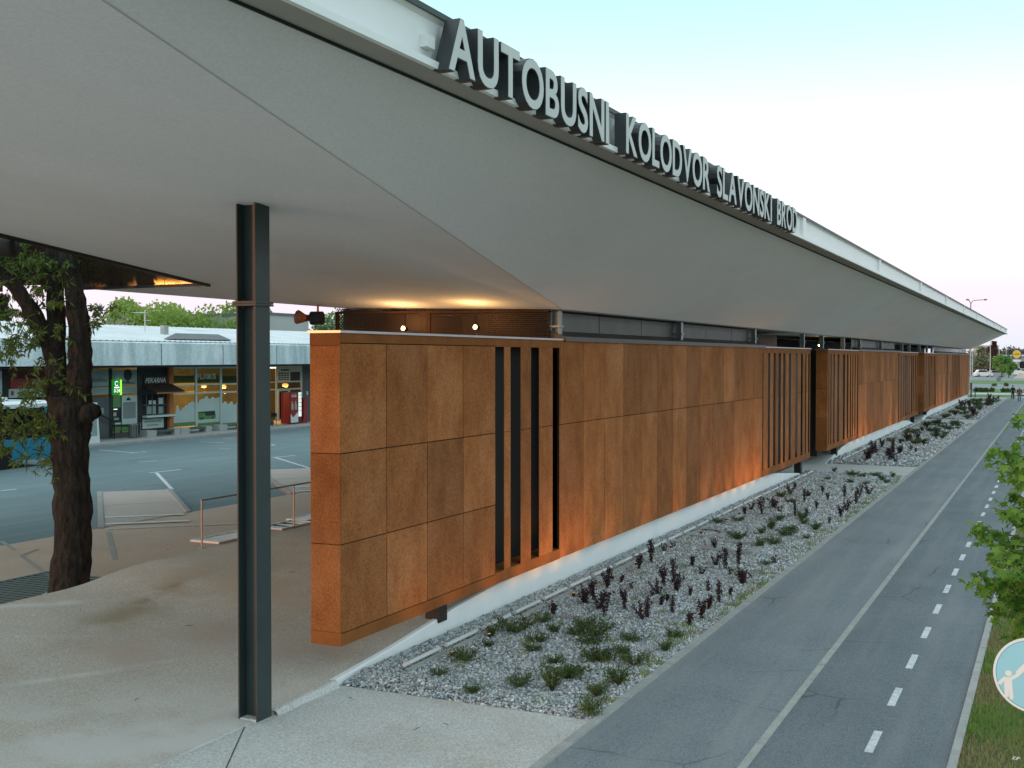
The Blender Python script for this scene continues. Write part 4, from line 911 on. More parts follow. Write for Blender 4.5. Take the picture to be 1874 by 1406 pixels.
for dl in (47.42, 47.83):
    for dq in (-.2, .2): part('leg', MB().tube([(-dl, q + dq, .13), (-dl, q + dq, .58 if dq < 0 else 1.0)], .015, 5), 'steel_black', t)

# ------------------------------------------------------------------ city bus
bs0, bs1, bL0, bL1 = 25.9, 37.8, 40.0, 42.5
bus = thing('city_bus', 'blue and white city bus half hidden behind the tree', 'bus', (-41.2, 32, 0))
part('body', MB().prism([(bs0, .32), (bs1 - .05, .32), (bs1, .6), (bs1, 1.25), (bs0, 1.25)], 'x', -bL1, -bL0), 'bus_blue', bus)
part('window_band', MB().prism([(bs0, 1.25), (bs1, 1.25), (bs1 - .14, 2.55), (bs0, 2.55)], 'x', -bL1 + .01, -bL0 - .01), 'bus_glass', bus)
part('corner_post', MB().prism([(bs1 - .30, 2.0), (bs1 - .05, 2.0), (bs1 - .13, 2.56), (bs1 - .38, 2.56)], 'x', -bL1 + .005, -bL0 + .004), 'bus_blue', bus)
rfb = part('roof', MB().prism([(-bL1, 2.55), (-bL1, 2.72), (-bL1 + .25, 2.85), (-bL0 - .25, 2.85), (-bL0, 2.72), (-bL0, 2.55)], 'y', bs0, bs1 - .12), 'bus_white', bus)
part('roof_unit', MB().lbox(40.6, 41.9, 34.9, 36.0, 2.85, 3.02), 'bus_white', rfb)
for s in (28.6, 35.2):
    for L in (bL0 - .005, bL1 - .28): part('wheel', MB().tube([(-L, s, .48), (-L - .28, s, .48)], .48, 18), 'rubber', bus)
for s in (27.5, 29.5, 31.5, 33.5, 35.5): part('window_post', MB().lbox(bL0 - .004, bL0 + .03, s, s + .06, 1.26, 2.54), 'steel_black', bus)
for L in (40.25, 42.05): part('headlight', MB().lbox(L, L + .3, bs1 - .02, bs1 + .012, .72, .9), 'chrome', bus)
part('windscreen', MB().prism([(bs1 + .006, 1.3), (bs1 + .012, 1.3), (bs1 - .125, 2.5), (bs1 - .131, 2.5)], 'x', -bL1 + .12, -bL0 - .12), 'bus_glass', bus)
part('mirror', MB().lbox(39.75, 39.95, bs1 - .05, bs1 + .12, 1.9, 2.25), 'steel_black', bus)

# ------------------------------------------------------------------ leaves and trees
def leaf_quads(P, size, up=.3, asp=.5):
    n = len(P); d = RNG.normal(size=(n, 3)); d[:, 2] -= up; d /= np.linalg.norm(d, axis=1)[:, None]
    e = np.cross(d, RNG.normal(size=(n, 3))); e /= np.linalg.norm(e, axis=1)[:, None]
    s = size * (.6 + .8 * RNG.random(n))[:, None]
    V = np.stack([P, P + d * s * .5 + e * s * asp * .5, P + d * s, P + d * s * .5 - e * s * asp * .5], 1).reshape(-1, 3)
    return V, np.arange(4 * n).reshape(-1, 4)
def blob(c, rad, n, lumps=14, lr=.42):
    """points clustered in lumps through an ellipsoid"""
    c = np.array(c); rad = np.array(rad); out_ = []
    d = RNG.normal(size=(lumps, 3)); d /= np.linalg.norm(d, axis=1)[:, None]; r = RNG.random(lumps) ** .5
    cs = d * r[:, None] * .78
    for q in cs:
        k = n // lumps; p = RNG.normal(size=(k, 3)); p /= np.linalg.norm(p, axis=1)[:, None]
        p *= (lr * (.55 + .5 * RNG.random()) * RNG.random(k) ** .33)[:, None]; out_.append(c + (q + p) * rad)
    return np.concatenate(out_)
def tree(name, label, base, h, cr, cz0, leaf, n, size, group=None, shape='round', trunk_r=None, bark='bark_pale', asp=.6):
    """base point, total height h, crown radius cr, crown from cz0 to h"""
    t = thing(name, label, 'tree', base, 0, group); B = Vector(base); tr = trunk_r or h * .022
    tb = MB(); top = B + Vector((0, 0, cz0 + (h - cz0) * .55))
    tb.tube([B - Vector((0, 0, .1)), B + Vector((.05 * tr, 0, cz0 * .6)), B + Vector((.4 * tr, .3 * tr, cz0)), top], [tr * 1.25, tr, tr * .85, tr * .25], 8)
    for k in range(7):
        a = k * 2.4 + .3; z = cz0 + (h - cz0) * (.02 + .09 * k); r = cr * random.uniform(.45, .75)
        p0 = B + Vector((0, 0, z * .92)); p1 = B + Vector((math.cos(a) * r * .5, math.sin(a) * r * .5, z + .22 * r)); p2_ = B + Vector((math.cos(a) * r, math.sin(a) * r, z + .6 * r))
        tb.tube([p0, p1, p2_], [tr * .42, tr * .28, tr * .08], 5)
    part('trunk', tb, bark, t, True)
    C = (B.x, B.y, B.z + (cz0 + h) / 2); rd = (cr, cr, (h - cz0) / 2)
    if shape == 'cone':
        k = n; u = RNG.random(k) ** .7; th = RNG.random(k) * 6.28; tier = (np.floor(u * 11) + RNG.random(k) * .55) / 11
        rr = cr * (1 - tier) * (.25 + .75 * RNG.random(k) ** .5) * (.75 + .4 * np.sin(th * 3 + tier * 40))
        P = np.stack([B.x + rr * np.cos(th), B.y + rr * np.sin(th), B.z + cz0 + tier * (h - cz0) - rr * .25], -1)
    else: P = blob(C, rd, n, 22 if n > 3000 else 12)
    V, F = leaf_quads(P, size, .3, asp)
    me = mesh_np('crown', V - np.array(ORG[t.name]), F, leaf); o = bpy.data.objects.new('crown', me); link(o, t); return t
def at(px, py, t): return Vector((0, 0, CAMZ)) + ray(px, py) * t
# forecourt tree growing through the roof opening
TT = 22.4
ash = thing('forecourt_tree', 'old forked tree growing through the roof opening beside the forecourt', 'tree', (*at(126, 1092, TT).xy, .1))
def limb(pts, nm='trunk', n=14, jit=.012):
    mb = MB(); pp = [at(x, y, TT + dt) for x, y, r, dt in pts]; rr = [r for *_, r, _ in pts]
    # refine and roughen
    P, Q = [], []
    for i in range(len(pp) - 1):
        m = 5
        for k in range(m):
            P.append(pp[i].lerp(pp[i + 1], k / m)); Q.append(lerp(rr[i], rr[i + 1], k / m) * (1 + .05 * math.sin(i * 5 + k * 1.9)))
    P.append(pp[-1]); Q.append(rr[-1]); mb.tube(P, Q, 22)
    V = []
    for (x, y, z) in mb.v:
        k = .03 * math.sin(17 * math.atan2(y - 16.8, x + 17.2) + 3 * z) + .02 * math.sin(31 * x + 9 * z); V.append((x + k * .6 + random.uniform(-jit, jit), y + k * .5 + random.uniform(-jit, jit), z))
    mb.v = V; return part(nm, mb, 'bark', ash, True)
limb([(124, 1105, .42, 0), (127, 1060, .37, 0), (131, 980, .335, 0), (130, 880, .33, 0), (127, 800, .345, 0), (124, 755, .36, 0), (120, 725, .30, 0)])
limb([(138, 790, .26, .05), (143, 720, .235, 0), (147, 660, .21, -.05), (147, 610, .19, -.08), (140, 550, .175, -.1), (128, 490, .16, -.1), (118, 430, .15, 0), (112, 340, .13, .2), (100, 200, .10, .4), (90, 60, .06, .6)], 'limb')
limb([(112, 770, .25, 0), (106, 700, .21, .1), (100, 640, .19, .2), (103, 570, .15, .3), (102, 490, .13, .4), (98, 400, .11, .6), (110, 250, .08, 1), (120, 80, .05, 1.4)], 'limb')
limb([(98, 660, .15, .15), (80, 610, .145, .1), (55, 560, .14, 0), (20, 515, .13, -.1), (-25, 470, .12, -.2), (-80, 380, .10, -.3), (-120, 250, .07, 0)], 'limb')
limb([(140, 768, .20, 0), (160, 757, .17, -.12), (170, 752, .165, -.18)], 'stump')
LV, LF, TW, lo_ = [], [], MB(), 0
CL = [(20, 770, 45, 15), (60, 800, 35, 9), (70, 775, 35, 11), (10, 830, 25, 5), (75, 845, 25, 4), (35, 625, 28, 8), (15, 645, 20, 4), (60, 600, 25, 6), (70, 710, 25, 8), (50, 715, 18, 4),
      (105, 655, 20, 5), (90, 620, 25, 6), (115, 700, 14, 3), (75, 520, 30, 10), (20, 500, 35, 14), (110, 480, 20, 6), (178, 560, 12, 5), (172, 590, 9, 3), (100, 560, 25, 5), (30, 570, 20, 4), (130, 720, 12, 2),
      (60, 470, 25, 8), (0, 740, 30, 6), (-30, 600, 60, 20), (-40, 450, 70, 30), (-60, 780, 60, 20)]
def spray(p, d, ln, n, size):
    global lo_
    d = d.normalized(); q = [p, p + d * ln * .5, p + d * ln + Vector((0, 0, -.25 * ln))]
    TW.tube(q, [.008, .006, .003], 4, False)
    u = RNG.random(n); P = np.array([list(q[0].lerp(q[1], a * 2) if a < .5 else q[1].lerp(q[2], a * 2 - 1)) for a in u])
    V, F = leaf_quads(P, size, .75, .27); LV.append(V); LF.append(F + lo_); lo_ += len(V)
for px, py, r, n in CL:
    for k in range(int(n * 1.7)):
        p = at(px + random.gauss(0, r * .5), py + random.gauss(0, r * .45), TT + random.uniform(-.5, .7))
        spray(p, Vector((random.uniform(-1, 1), random.uniform(-1, 1), random.uniform(-.5, .4))), random.uniform(.2, .45), 17, .13)
tag(part('twig', TW, 'twig', ash), kind='stuff')
P = blob((-17.0, 16.5, 11.2), (3.4, 3.4, 2.6), 5000, 22); V, F = leaf_quads(P, .2, .5, .35); LV.append(V); LF.append(F + lo_)
me = mesh_np('crown', np.concatenate(LV) - np.array(ORG[ash.name]), np.concatenate(LF), 'leaf_ash'); link(bpy.data.objects.new('crown', me), ash)
# tree grate
tg = thing('tree_grate', 'dark green slatted tree grate at the foot of the old tree', 'grate', (-17.5, 15.5, .1))
part('frame', MB().lbox(16.0, 19.6, 13.3, 13.38, .1, .125).lbox(16.0, 19.6, 18.3, 18.38, .1, .125).lbox(19.52, 19.6, 13.38, 18.3, .1, .125), 'grate_green', tg)
for k in range(28):
    s = 13.42 + k * .175
    part('bar', MB().lbox(16.05, 19.52, s, s + .10, .102, .12), 'grate_green', tg)
part('collar', MB().tube([(-17.2, 16.8, .10), (-17.2, 16.8, .145)], [.62, .60], 20), 'steel_grey', tg)

# handrail along the platform
hr = thing('handrail', 'thin stainless handrail along the bus platform behind the column', 'handrail', (-18.7, 22.3, .1))
pts_ = [22.3 + 3.75 * i for i in range(6)]
for s in pts_: part('post', MB().lbox(18.68, 18.72, s - .012, s + .012, .1, 1.24), 'stainless', hr); part('foot', MB().lbox(18.63, 18.77, s - .06, s + .06, .1, .112), 'stainless', hr)
part('top_rail', MB().lbox(18.68, 18.72, pts_[0] - .02, pts_[-1] + .02, 1.241, 1.28), 'stainless', hr)
# pale floor grates beside the handrail
for (px, py, wl, ws, lab) in ((420, 983, .9, 2.0, 'pale slatted floor grate left of the rail, half behind the column'), (523, 962, .8, 1.5, 'pale open floor grate between the column and the rust screen'), (562, 949, .7, 1.1, 'pale slatted floor grate cut off by the rust screen')):
    L, s = ground(px, py, .12); t = thing('floor_grate', lab, 'grate', (-L, s, .1), 0, 'pale floor grates')
    part('frame', MB().lbox(L - wl / 2, L - wl / 2 + .07, s - ws / 2, s + ws / 2, .101, .15).lbox(L + wl / 2 - .07, L + wl / 2, s - ws / 2, s + ws / 2, .101, .15).lbox(L - wl / 2 + .07, L + wl / 2 - .07, s - ws / 2, s - ws / 2 + .07, .101, .15).lbox(L - wl / 2 + .07, L + wl / 2 - .07, s + ws / 2 - .07, s + ws / 2, .101, .15), 'grate_light', t)
    part('bed', MB().lbox(L - wl / 2 + .07, L + wl / 2 - .07, s - ws / 2 + .07, s + ws / 2 - .07, .1005, .104), 'joint_dark', t)
    nbar = 9 if 'slatted' in lab else 3
    for k in range(nbar):
        q = s - ws / 2 + .1 + (ws - .2) * (k + .5) / nbar; part('bar', MB().lbox(L - wl / 2 + .07, L + wl / 2 - .07, q - .045, q + .045, .106, .14), 'grate_light', t)

# ------------------------------------------------------------------ lamps
def light(name, kind, loc, energy, color=(1, .55, .22), size=.05, aim=None, cone=80, blend=.6):
    d = bpy.data.lights.new(name, kind); d.energy = energy; d.color = color; d.shadow_soft_size = size
    if kind == 'SPOT': d.spot_size = R(cone); d.spot_blend = blend
    o = bpy.data.objects.new(name, d); o.location = loc; COL.objects.link(o)
    if aim is not None: o.rotation_euler = (Vector(loc) - Vector(aim)).to_track_quat('Z', 'Y').to_euler()
    return o
def flood(label, L, s, z, zb, energy, ybeam=-1):
    t = thing('flood_lamp', label, 'lamp', (-L, s, z), 0, 'warm lamps under the canopy')
    part('head', MB().tube([(-L, s + .16, z - .01), (-L, s + .12, z - .01), (-L, s, z)], [.03, .045, .055], 12), 'steel_black', t)
    part('lens', MB().tube([(-L, s - .004, z), (-L, s - .014, z)], [.042, .034], 12), 'bulb_warm', t)
    part('bracket', MB().lbox(L - .012, L + .012, s + .07, s + .10, zb, z), 'steel_black', t)
    light('flood_light', 'POINT', (-L, s - .12, z + .06), energy, (1, .56, .20), .05); return t
flood('lit warm lamp left on the perforated end of the hall', 12.15, 20.72, 5.30, 5.0, 20)
flood('lit warm lamp right on the perforated end of the hall', 10.5, 20.72, 5.31, 5.0, 20)
flood('lit warm lamp inside the first passage between screens', 10.0, 54.8, 5.27, 5.0, 6)
q = at(-30, 452, 18.2); t = thing('downlight', 'black cylindrical lamp hanging at the edge of the roof opening', 'lamp', tuple(q))
part('housing', MB().tube([at(-50, 450, 18.2), at(24, 452, 18.2), at(31, 452, 18.2)], [.165, .165, .15], 16), 'steel_black', t, True); part('bracket', MB().tube([q, q + Vector((0, 0, .32))], .03, 6), 'steel_black', t)
q = Vector((-14.25, 20.4, height(592, 584, 14.25))); t = thing('horn_speaker', 'orange and black horn loudspeaker at the corner of the hall', 'loudspeaker', tuple(q))
part('horn', MB().tube([q + Vector((-.12, -.22, .02)), q + Vector((-.05, -.05, 0)), q + Vector((.05, .02, 0))], [.15, .08, .05], 12), 'orange_horn', t, True)
part('driver', MB().tube([q + Vector((.05, .02, 0)), q + Vector((.3, .08, 0))], .14, 12), 'steel_black', t); part('bracket', MB().tube([q + Vector((.2, .05, 0)), q + Vector((.2, .05, .42))], .025, 6), 'orange_horn', t)
# strip of pale conduit tubes in the gravel with small wall washers in the gaps
def bedz(L): return .035 + .05 * smooth((L - 6) / 3)
grp = {0: 'conduit tubes in the nearest bed', 1: 'conduit tubes in the middle bed', 2: 'conduit tubes in the farthest bed'}
POW = {15.9: 2.5, 17.2: 3, 18.6: 4, 19.9: 6, 20.9: 9, 21.9: 10, 22.9: 7, 24.6: 3, 27.2: 2, 29.8: 2.5, 32.4: 4, 33.9: 6, 35.2: 8, 36.4: 10, 37.6: 11, 38.8: 10, 40.2: 5, 43.0: 3, 57.0: 5, 59.4: 7, 61.4: 9, 63.4: 7, 65.4: 5, 69: 4, 73: 6, 76: 5, 80: 4, 99: 6, 103: 8, 106: 9, 109: 8, 114: 7, 120: 8, 126: 7, 133: 8}
for bi, (a, b) in enumerate(BEDS):
    pit, ln = ((1.31, 1.08), (2.6, 2.3), (4.0, 3.6))[bi]; s = a + .86; k = 0
    struct('bed_edging', MB().lbox(8.60, 8.63, a + .8, b - .3, .02, .145), 'kerb', bpy.data.objects['concrete_pad'])
    while s + ln < b - .2:
        Lc = 8.70 + .18 * (s - a) / (b - a)
        nm = ['nearest', 'middle', 'farthest'][bi]
        where = ''
        solo('conduit_tube', MB().tube([(-Lc, s, .165), (-Lc - .006, s + ln, .165)], .034, 8), 'conduit', f'pale conduit tube in the {nm} gravel bed', 'conduit', grp[bi]); s += pit; k += 1
for s, p in POW.items():
    z = .13; t = thing('wall_washer', 'small ground spotlight in the gravel, ' + ('nearest bed' if s < 50 else 'middle bed' if s < 90 else 'farthest bed'), 'lamp', (-8.45, s, z), 0, 'ground spotlights ' + ('nearest bed' if s < 50 else 'middle bed' if s < 90 else 'farthest bed'))
    part('body', MB().tube([(-8.45, s, .05), (-8.46, s, z + .02)], .036, 10), 'steel_black', t); part('lens', MB().tube([(-8.4605, s, z + .021), (-8.4612, s, z + .024)], .028, 10), 'bulb_low', t)
    light('washer_light', 'SPOT', (-8.47, s, z + .14), p * 4.2, (1, .45, .11), .3, (-9.12, s + .05, 1.15), 100, 1.0)

# ------------------------------------------------------------------ manholes in the bed
L, s = ground(1346, 1003, .08)
solo('manhole_shaft', MB().lbox(L - .62, L - .46, s - .75, s + .75, .02, .13).lbox(L + .46, L + .62, s - .75, s + .75, .02, .13).lbox(L - .46, L + .46, s - .75, s - .60, .02, .13).lbox(L - .46, L + .46, s + .60, s + .75, .02, .13), 'kerb', 'rectangular concrete manhole frame filled with gravel', 'manhole')
L, s = ground(1290, 977, .1); mb = MB()
for k in range(24):
    a, b = k * math.pi / 12, (k + 1) * math.pi / 12
    mb.face([(-L + r * math.cos(t_), s + 1.2 * r * math.sin(t_), .135) for r, t_ in ((.42, a), (.56, a), (.56, b), (.42, b))])
    mb.face([(-L + .56 * math.cos(t_), s + 1.2 * .56 * math.sin(t_), z) for t_, z in ((a, .05), (b, .05), (b, .135), (a, .135))])
solo('manhole_ring', mb, 'kerb', 'round concrete manhole ring filled with gravel', 'manhole')

# ------------------------------------------------------------------ shrubs
def barberry(h, wd, nst, seed):
    random.seed(seed); st = MB(); P = []
    for k in range(nst):
        a = random.uniform(0, 6.28); r = wd * random.uniform(.1, .5); hh = h * random.uniform(.55, 1)
        q = [Vector((random.uniform(-.03, .03), random.uniform(-.03, .03), 0)), Vector((math.cos(a) * r * .5, math.sin(a) * r * .5, hh * .55)), Vector((math.cos(a) * r, math.sin(a) * r, hh))]
        st.tube(q, [.007, .005, .003], 4, False)
        for j in range(int(46 * hh / .5)):
            u = random.random() ** .8; p = q[0].lerp(q[1], u * 2) if u < .5 else q[1].lerp(q[2], u * 2 - 1)
            if u > .12: P.append(p + Vector((random.gauss(0, .02), random.gauss(0, .02), random.gauss(0, .015))))
    V, F = leaf_quads(np.array([list(p) for p in P]), .05, -.3, .7)
    return st.mesh('stem', 'twig'), mesh_np('foliage', V, F, 'leaf_barberry')
def lowshrub(h, wd, n, seed):
    random.seed(seed); st = MB(); P = []
    for k in range(16):
        a = random.uniform(0, 6.28); r = wd * random.uniform(.25, .55); hh = h * random.uniform(.4, 1)
        e = Vector((math.cos(a) * r, math.sin(a) * r, hh)); st.tube([Vector((0, 0, 0)), e * .5 + Vector((0, 0, hh * .2)), e], [.007, .005, .002], 4, False)
        for j in range(n // 16):
            u = random.uniform(.2, 1.05); P.append(e * u + Vector((random.gauss(0, .03), random.gauss(0, .03), random.gauss(0, .025) + hh * .2 * (1 - u))))
    V, F = leaf_quads(np.array([[p.x, p.y, max(p.z, .01)] for p in P]), .055, -.8, .34)
    return st.mesh('stem', 'twig'), mesh_np('foliage', V, F, 'leaf_shrub')
PB = [barberry(.46, .30, 9, 1), barberry(.56, .36, 12, 2), barberry(.36, .26, 8, 3), barberry(.60, .20, 6, 4), barberry(.42, .46, 15, 5), barberry(.66, .50, 7, 6), barberry(.30, .34, 5, 7), barberry(.52, .62, 9, 8)]
PS = [lowshrub(.24, .52, 520, 11), lowshrub(.30, .44, 560, 12), lowshrub(.19, .42, 380, 13), lowshrub(.26, .64, 680, 14), lowshrub(.34, .36, 460, 15), lowshrub(.16, .70, 420, 16), lowshrub(.28, .80, 760, 17)]
random.seed(21)
def plant(kind, L, s, sc, bed):
    st, fo = random.choice(PB if kind == 'b' else PS)
    zone = 'by the kerb' if L < 6.3 else 'by the conduits' if L > 8.0 else 'mid bed' if L > 7.1 else 'kerb half'
    a, b = BEDS[bed]; u = (s - a) / (b - a); end = 'near end' if u < .2 else 'far end' if u > .8 else 'second fifth' if u < .4 else 'centre' if u < .6 else 'fourth fifth'
    bn = ['nearest', 'middle', 'farthest'][bed]; sz = 'tall' if sc > 1.15 else 'small' if sc < .8 else 'mid-sized'
    if kind == 'b': nm, lab, cat = 'barberry_shrub', f'{sz} purple shrub {zone}, {bn} bed', 'shrub'
    else: nm, lab, cat = 'green_shrub', f'{sz} green shrub {zone}, {bn} bed', 'shrub'
    t = thing(nm, lab, cat, (-L, s, bedz(L) - .005), random.uniform(0, 6.28), f'{"purple" if kind == "b" else "green"} shrubs in the {bn} bed'); t.scale = (sc * random.uniform(.85, 1.15), sc * random.uniform(.85, 1.15), sc)
    for n_, me in (('stem', st), ('foliage', fo)): link(bpy.data.objects.new(n_, me), t)
r8 = lambda x, y: (1200 + x / 3.748, 820 + y / 3.748)
r7 = lambda x, y: (600 + x / 3.123, 900 + y / 3.123)
pur8 = [(125, 690), (255, 810), (320, 870), (410, 700), (415, 810), (120, 880), (60, 930), (40, 1080), (120, 1130), (150, 980), (240, 1010), (370, 980), (370, 1100), (440, 1060), (515, 1005), (600, 930), (520, 870), (575, 795), (485, 830), (235, 1215), (320, 1170),
        (820, 790), (615, 460), (660, 435), (735, 460), (815, 420), (855, 440), (960, 465), (1045, 455), (1110, 415), (1050, 340), (1025, 370), (1150, 310), (1185, 355), (1195, 510), (1275, 470), (1310, 430), (1380, 385), (1300, 335), (1410, 335), (1470, 315), (930, 325), (960, 290), (60, 720), (20, 1010), (85, 1050)]
pur7 = [(1470, 650), (1510, 610), (1600, 555), (1550, 680), (1580, 720), (1690, 630), (1700, 680), (1740, 560), (1680, 530), (1850, 410), (1780, 450), (1800, 730), (1290, 710), (1860, 600), (1830, 720)]
gr7 = [(1080, 820), (1230, 760), (1290, 810), (1190, 870), (920, 900), (800, 980), (830, 1160), (1090, 1120), (1280, 1140), (1380, 1070), (1300, 985), (1480, 790), (1540, 830), (1510, 875), (1550, 970), (1690, 930), (1760, 850), (1660, 1100), (1750, 990), (1540, 1170), (1510, 1265), (620, 1065), (940, 840), (1170, 920), (1420, 825)]
gr8 = [(430, 525), (570, 510), (565, 630), (730, 590), (720, 690), (800, 560), (820, 660), (900, 600), (930, 570), (1020, 520), (1010, 490), (1040, 620), (1100, 560), (850, 500), (860, 345), (1230, 170), (1350, 190), (1420, 200), (1500, 190), (1560, 220), (1630, 200), (1450, 250), (1340, 240), (1590, 240), (930, 380), (130, 1300), (70, 1390), (750, 800), (1180, 220)]
for kind, lst, fn in (('b', pur8, r8), ('b', pur7, r7), ('g', gr7, r7), ('g', gr8, r8)):
    for q in lst:
        L, s = ground(*fn(*q), .07)
        if L < 5.5: L = 5.55
        small = q in ((620, 1065), (920, 900), (1230, 760), (1290, 810), (1170, 920), (940, 840), (1420, 825), (1300, 985), (750, 800), (1040, 620), (1180, 220), (1110, 415), (1185, 355))
        plant(kind, L, s, .6 if small else random.uniform(.55, .92) if kind == 'b' else random.uniform(.6, 1.05), 0)
for bed, n in ((1, 62), (2, 74)):
    a, b = BEDS[bed]
    for k in range(n):
        u = random.random(); s = a + .6 + (b - a - 1.2) * u; L = random.uniform(5.9, 8.4)
        kd = 'b' if (bed == 1 and u < .35) or random.random() < .25 else 'g'
        plant(kd, L, s, random.uniform(.8, 1.25) if bed == 1 else random.uniform(1.0, 1.45), bed)

# weeds and dry leaves between the stones
n = 9000; cl = RNG.integers(0, 260, n); cs = 14.2 + 33.8 * RNG.random(260); cL = np.where(RNG.random(260) < .5, 5.45 + .35 * RNG.random(260) ** 2, 5.5 + 3.0 * RNG.random(260))
s_ = cs[cl] + RNG.normal(0, .09, n); L_ = np.maximum(cL[cl] + RNG.normal(0, .06, n), 5.41); hh = .03 + .08 * RNG.random(n); th = RNG.random(n) * 6.28; wd = .004 + .004 * RNG.random(n)
t_ = np.clip((L_ - 6) / 3, 0, 1); zz = .04 + .05 * t_ * t_ * (3 - 2 * t_); ln = .07 * (RNG.random((n, 2)) - .5)
P = np.stack([np.stack([-L_ - wd * np.cos(th), s_ - wd * np.sin(th), zz], -1), np.stack([-L_ + wd * np.cos(th), s_ + wd * np.sin(th), zz], -1), np.stack([-L_ + ln[:, 0], s_ + ln[:, 1], zz + hh], -1)], 1).reshape(-1, 3)
stuff('bed_weeds', mesh_np('bed_weeds', P, np.arange(3 * n).reshape(-1, 3), ['blade_a', 'blade_b', 'blade_c'], RNG.choice([0, 1, 1, 2], 260)[cl]), 'thin weeds and dry grass tufts growing through the gravel', 'weeds')
n = 420; s_ = 14.1 + 33 * RNG.random(n); L_ = 5.42 + 3.5 * RNG.random(n) ** 1.4; P0 = np.stack([-L_, s_, .07 + .05 * np.clip((L_ - 6) / 3, 0, 1)], -1); V, F = leaf_quads(P0, .07, 0, .6); V[:, 2] = np.repeat(P0[:, 2], 4) + (V[:, 2] - np.repeat(P0[:, 2], 4)) * .15 + .012
stuff('dry_leaves', mesh_np('dry_leaves', V, F, ['stone_d']), 'scattered dry leaves lying on the gravel', 'leaves')

# ------------------------------------------------------------------ maple at the right edge
mx, my = .42, 14.5
mp = thing('young_maple', 'young maple with star-shaped leaves reaching in from the right edge', 'tree', (mx, my, .03))
tb = MB().tube([(mx, my, 0), (mx + .02, my, 1.5), (mx - .01, my, 3.2), (mx + .01, my, 5.2)], [.055, .045, .032, .008], 10)
BR = [((1853, 757), 12.9, 22), ((1858, 800), 13.0, 26), ((1822, 824), 12.8, 40), ((1838, 850), 13.1, 30), ((1850, 872), 12.7, 26), ((1816, 930), 12.9, 24), ((1848, 905), 13.2, 34), ((1853, 945), 12.6, 34), ((1783, 965), 12.8, 46), ((1810, 985), 13.2, 36), ((1835, 1005), 12.6, 44),
      ((1813, 1018), 13.3, 30), ((1778, 1052), 12.7, 44), ((1800, 1078), 13.0, 40), ((1835, 1050), 12.5, 50), ((1850, 1095), 13.2, 46), ((1808, 1112), 12.8, 30), ((1850, 1165), 13.0, 30), ((1862, 1135), 12.6, 30)]
LP = []
for (px, py), t_, n in BR:
    e = at(px, py, t_); r = (Vector((mx, my, 0)) - e); z0 = max(.6, e.z - .12 - .25 * math.hypot(r.x, r.y)); p0 = Vector((mx, my, z0)); m_ = p0.lerp(e, .5) + Vector((0, 0, .07))
    tb.tube([p0, m_, e], [.014, .010, .004], 5)
    for k in range(int(n * 2.1)):
        u = .25 + .75 * random.random() ** .7; p = p0.lerp(m_, u * 2) if u < .5 else m_.lerp(e, u * 2 - 1); LP.append(p + Vector((random.gauss(0, .055), random.gauss(0, .08), random.gauss(0, .05) - .02)))
for k in range(40):                        # the side away from the frame
    a = random.uniform(-1.2, 1.6); z0 = random.uniform(1.0, 4.6); ln = (5.4 - z0) * .26; p0 = Vector((mx, my, z0)); e = p0 + Vector((math.cos(a) * ln, math.sin(a) * ln, .18)); tb.tube([p0, e], [.012, .004], 5)
    for j in range(22): LP.append(p0.lerp(e, .2 + .8 * random.random()) + Vector((random.gauss(0, .06), random.gauss(0, .06), random.gauss(0, .05))))
part('trunk', tb, 'bark_pale', mp, True)
star = []
for k in range(5):
    for a, r in ((90 + (k - 2) * 62, (1.0, .95, .72)[abs(k - 2)]), (90 + (k - 1.5) * 62, .40)): star.append((math.cos(R(a)) * r, math.sin(R(a)) * r + .25))
star = star[:-1] + [(0, -.05)]; star = np.array(star, np.float32)
n = len(LP); P = np.array([list(p) for p in LP]); sz = .074 * (.7 + .6 * RNG.random(n))
az = RNG.random(n) * 6.28; til = R(35) + R(40) * RNG.random(n)
d = np.stack([np.cos(az) * np.cos(til), np.sin(az) * np.cos(til), -np.sin(til)], -1); e = np.stack([-np.sin(az), np.cos(az), 0 * az], -1); nn = np.cross(d, e)
V = P[:, None] + sz[:, None, None] * (star[None, :, 0:1] * e[:, None] + star[None, :, 1:2] * d[:, None] - .25 * np.abs(star[None, :, 0:1]) * nn[:, None])
k = star.shape[0]; me = mesh_np('crown', V.reshape(-1, 3) - np.array(ORG[mp.name]), np.arange(n * k).reshape(-1, k), 'leaf_maple'); link(bpy.data.objects.new('crown', me), mp)

# ------------------------------------------------------------------ round pedestrian sign
c = at(1897, 1240, 9.2); rs = thing('path_sign', 'round blue sign with white walking child and adult beside the lawn', 'sign', (c.x, c.y + .05, .03))
fwd = Vector((-c.x, -c.y, 0)).normalized(); nrm = Vector((-.12, -1, 0)).normalized(); ex = Vector((0, 0, 1)).cross(nrm) * -1
ex = EZ.cross(nrm)
def disc(r, off, r2=None, n=48):
    mb = MB()
    if r2 is None: mb.face([c + nrm * off + (ex * math.cos(i * 6.2832 / n) + EZ * math.sin(i * 6.2832 / n)) * r for i in range(n)])
    else:
        for i in range(n):
            a, b = i * 6.2832 / n, (i + 1) * 6.2832 / n
            mb.face([c + nrm * off + (ex * math.cos(t_) + EZ * math.sin(t_)) * q for q, t_ in ((r2, a), (r, a), (r, b), (r2, b))])
    return mb
mb = MB(); mb.tube([c - nrm * .012, c + nrm * .002], .30, 48); part('plate', mb, 'steel_grey', rs)
part('border', disc(.300, .004), 'sign_white', rs); part('outline', disc(.2795, .0055, .2745), 'sign_line', rs); part('field', disc(.2744, .0055), 'sign_blue', rs)
def picto(pts, off=.0075, m='sign_white', nm='figure'):
    part(nm, MB().face([c + nrm * off + ex * (a * .3) + EZ * (b * .3) for a, b in pts]), m, rs)
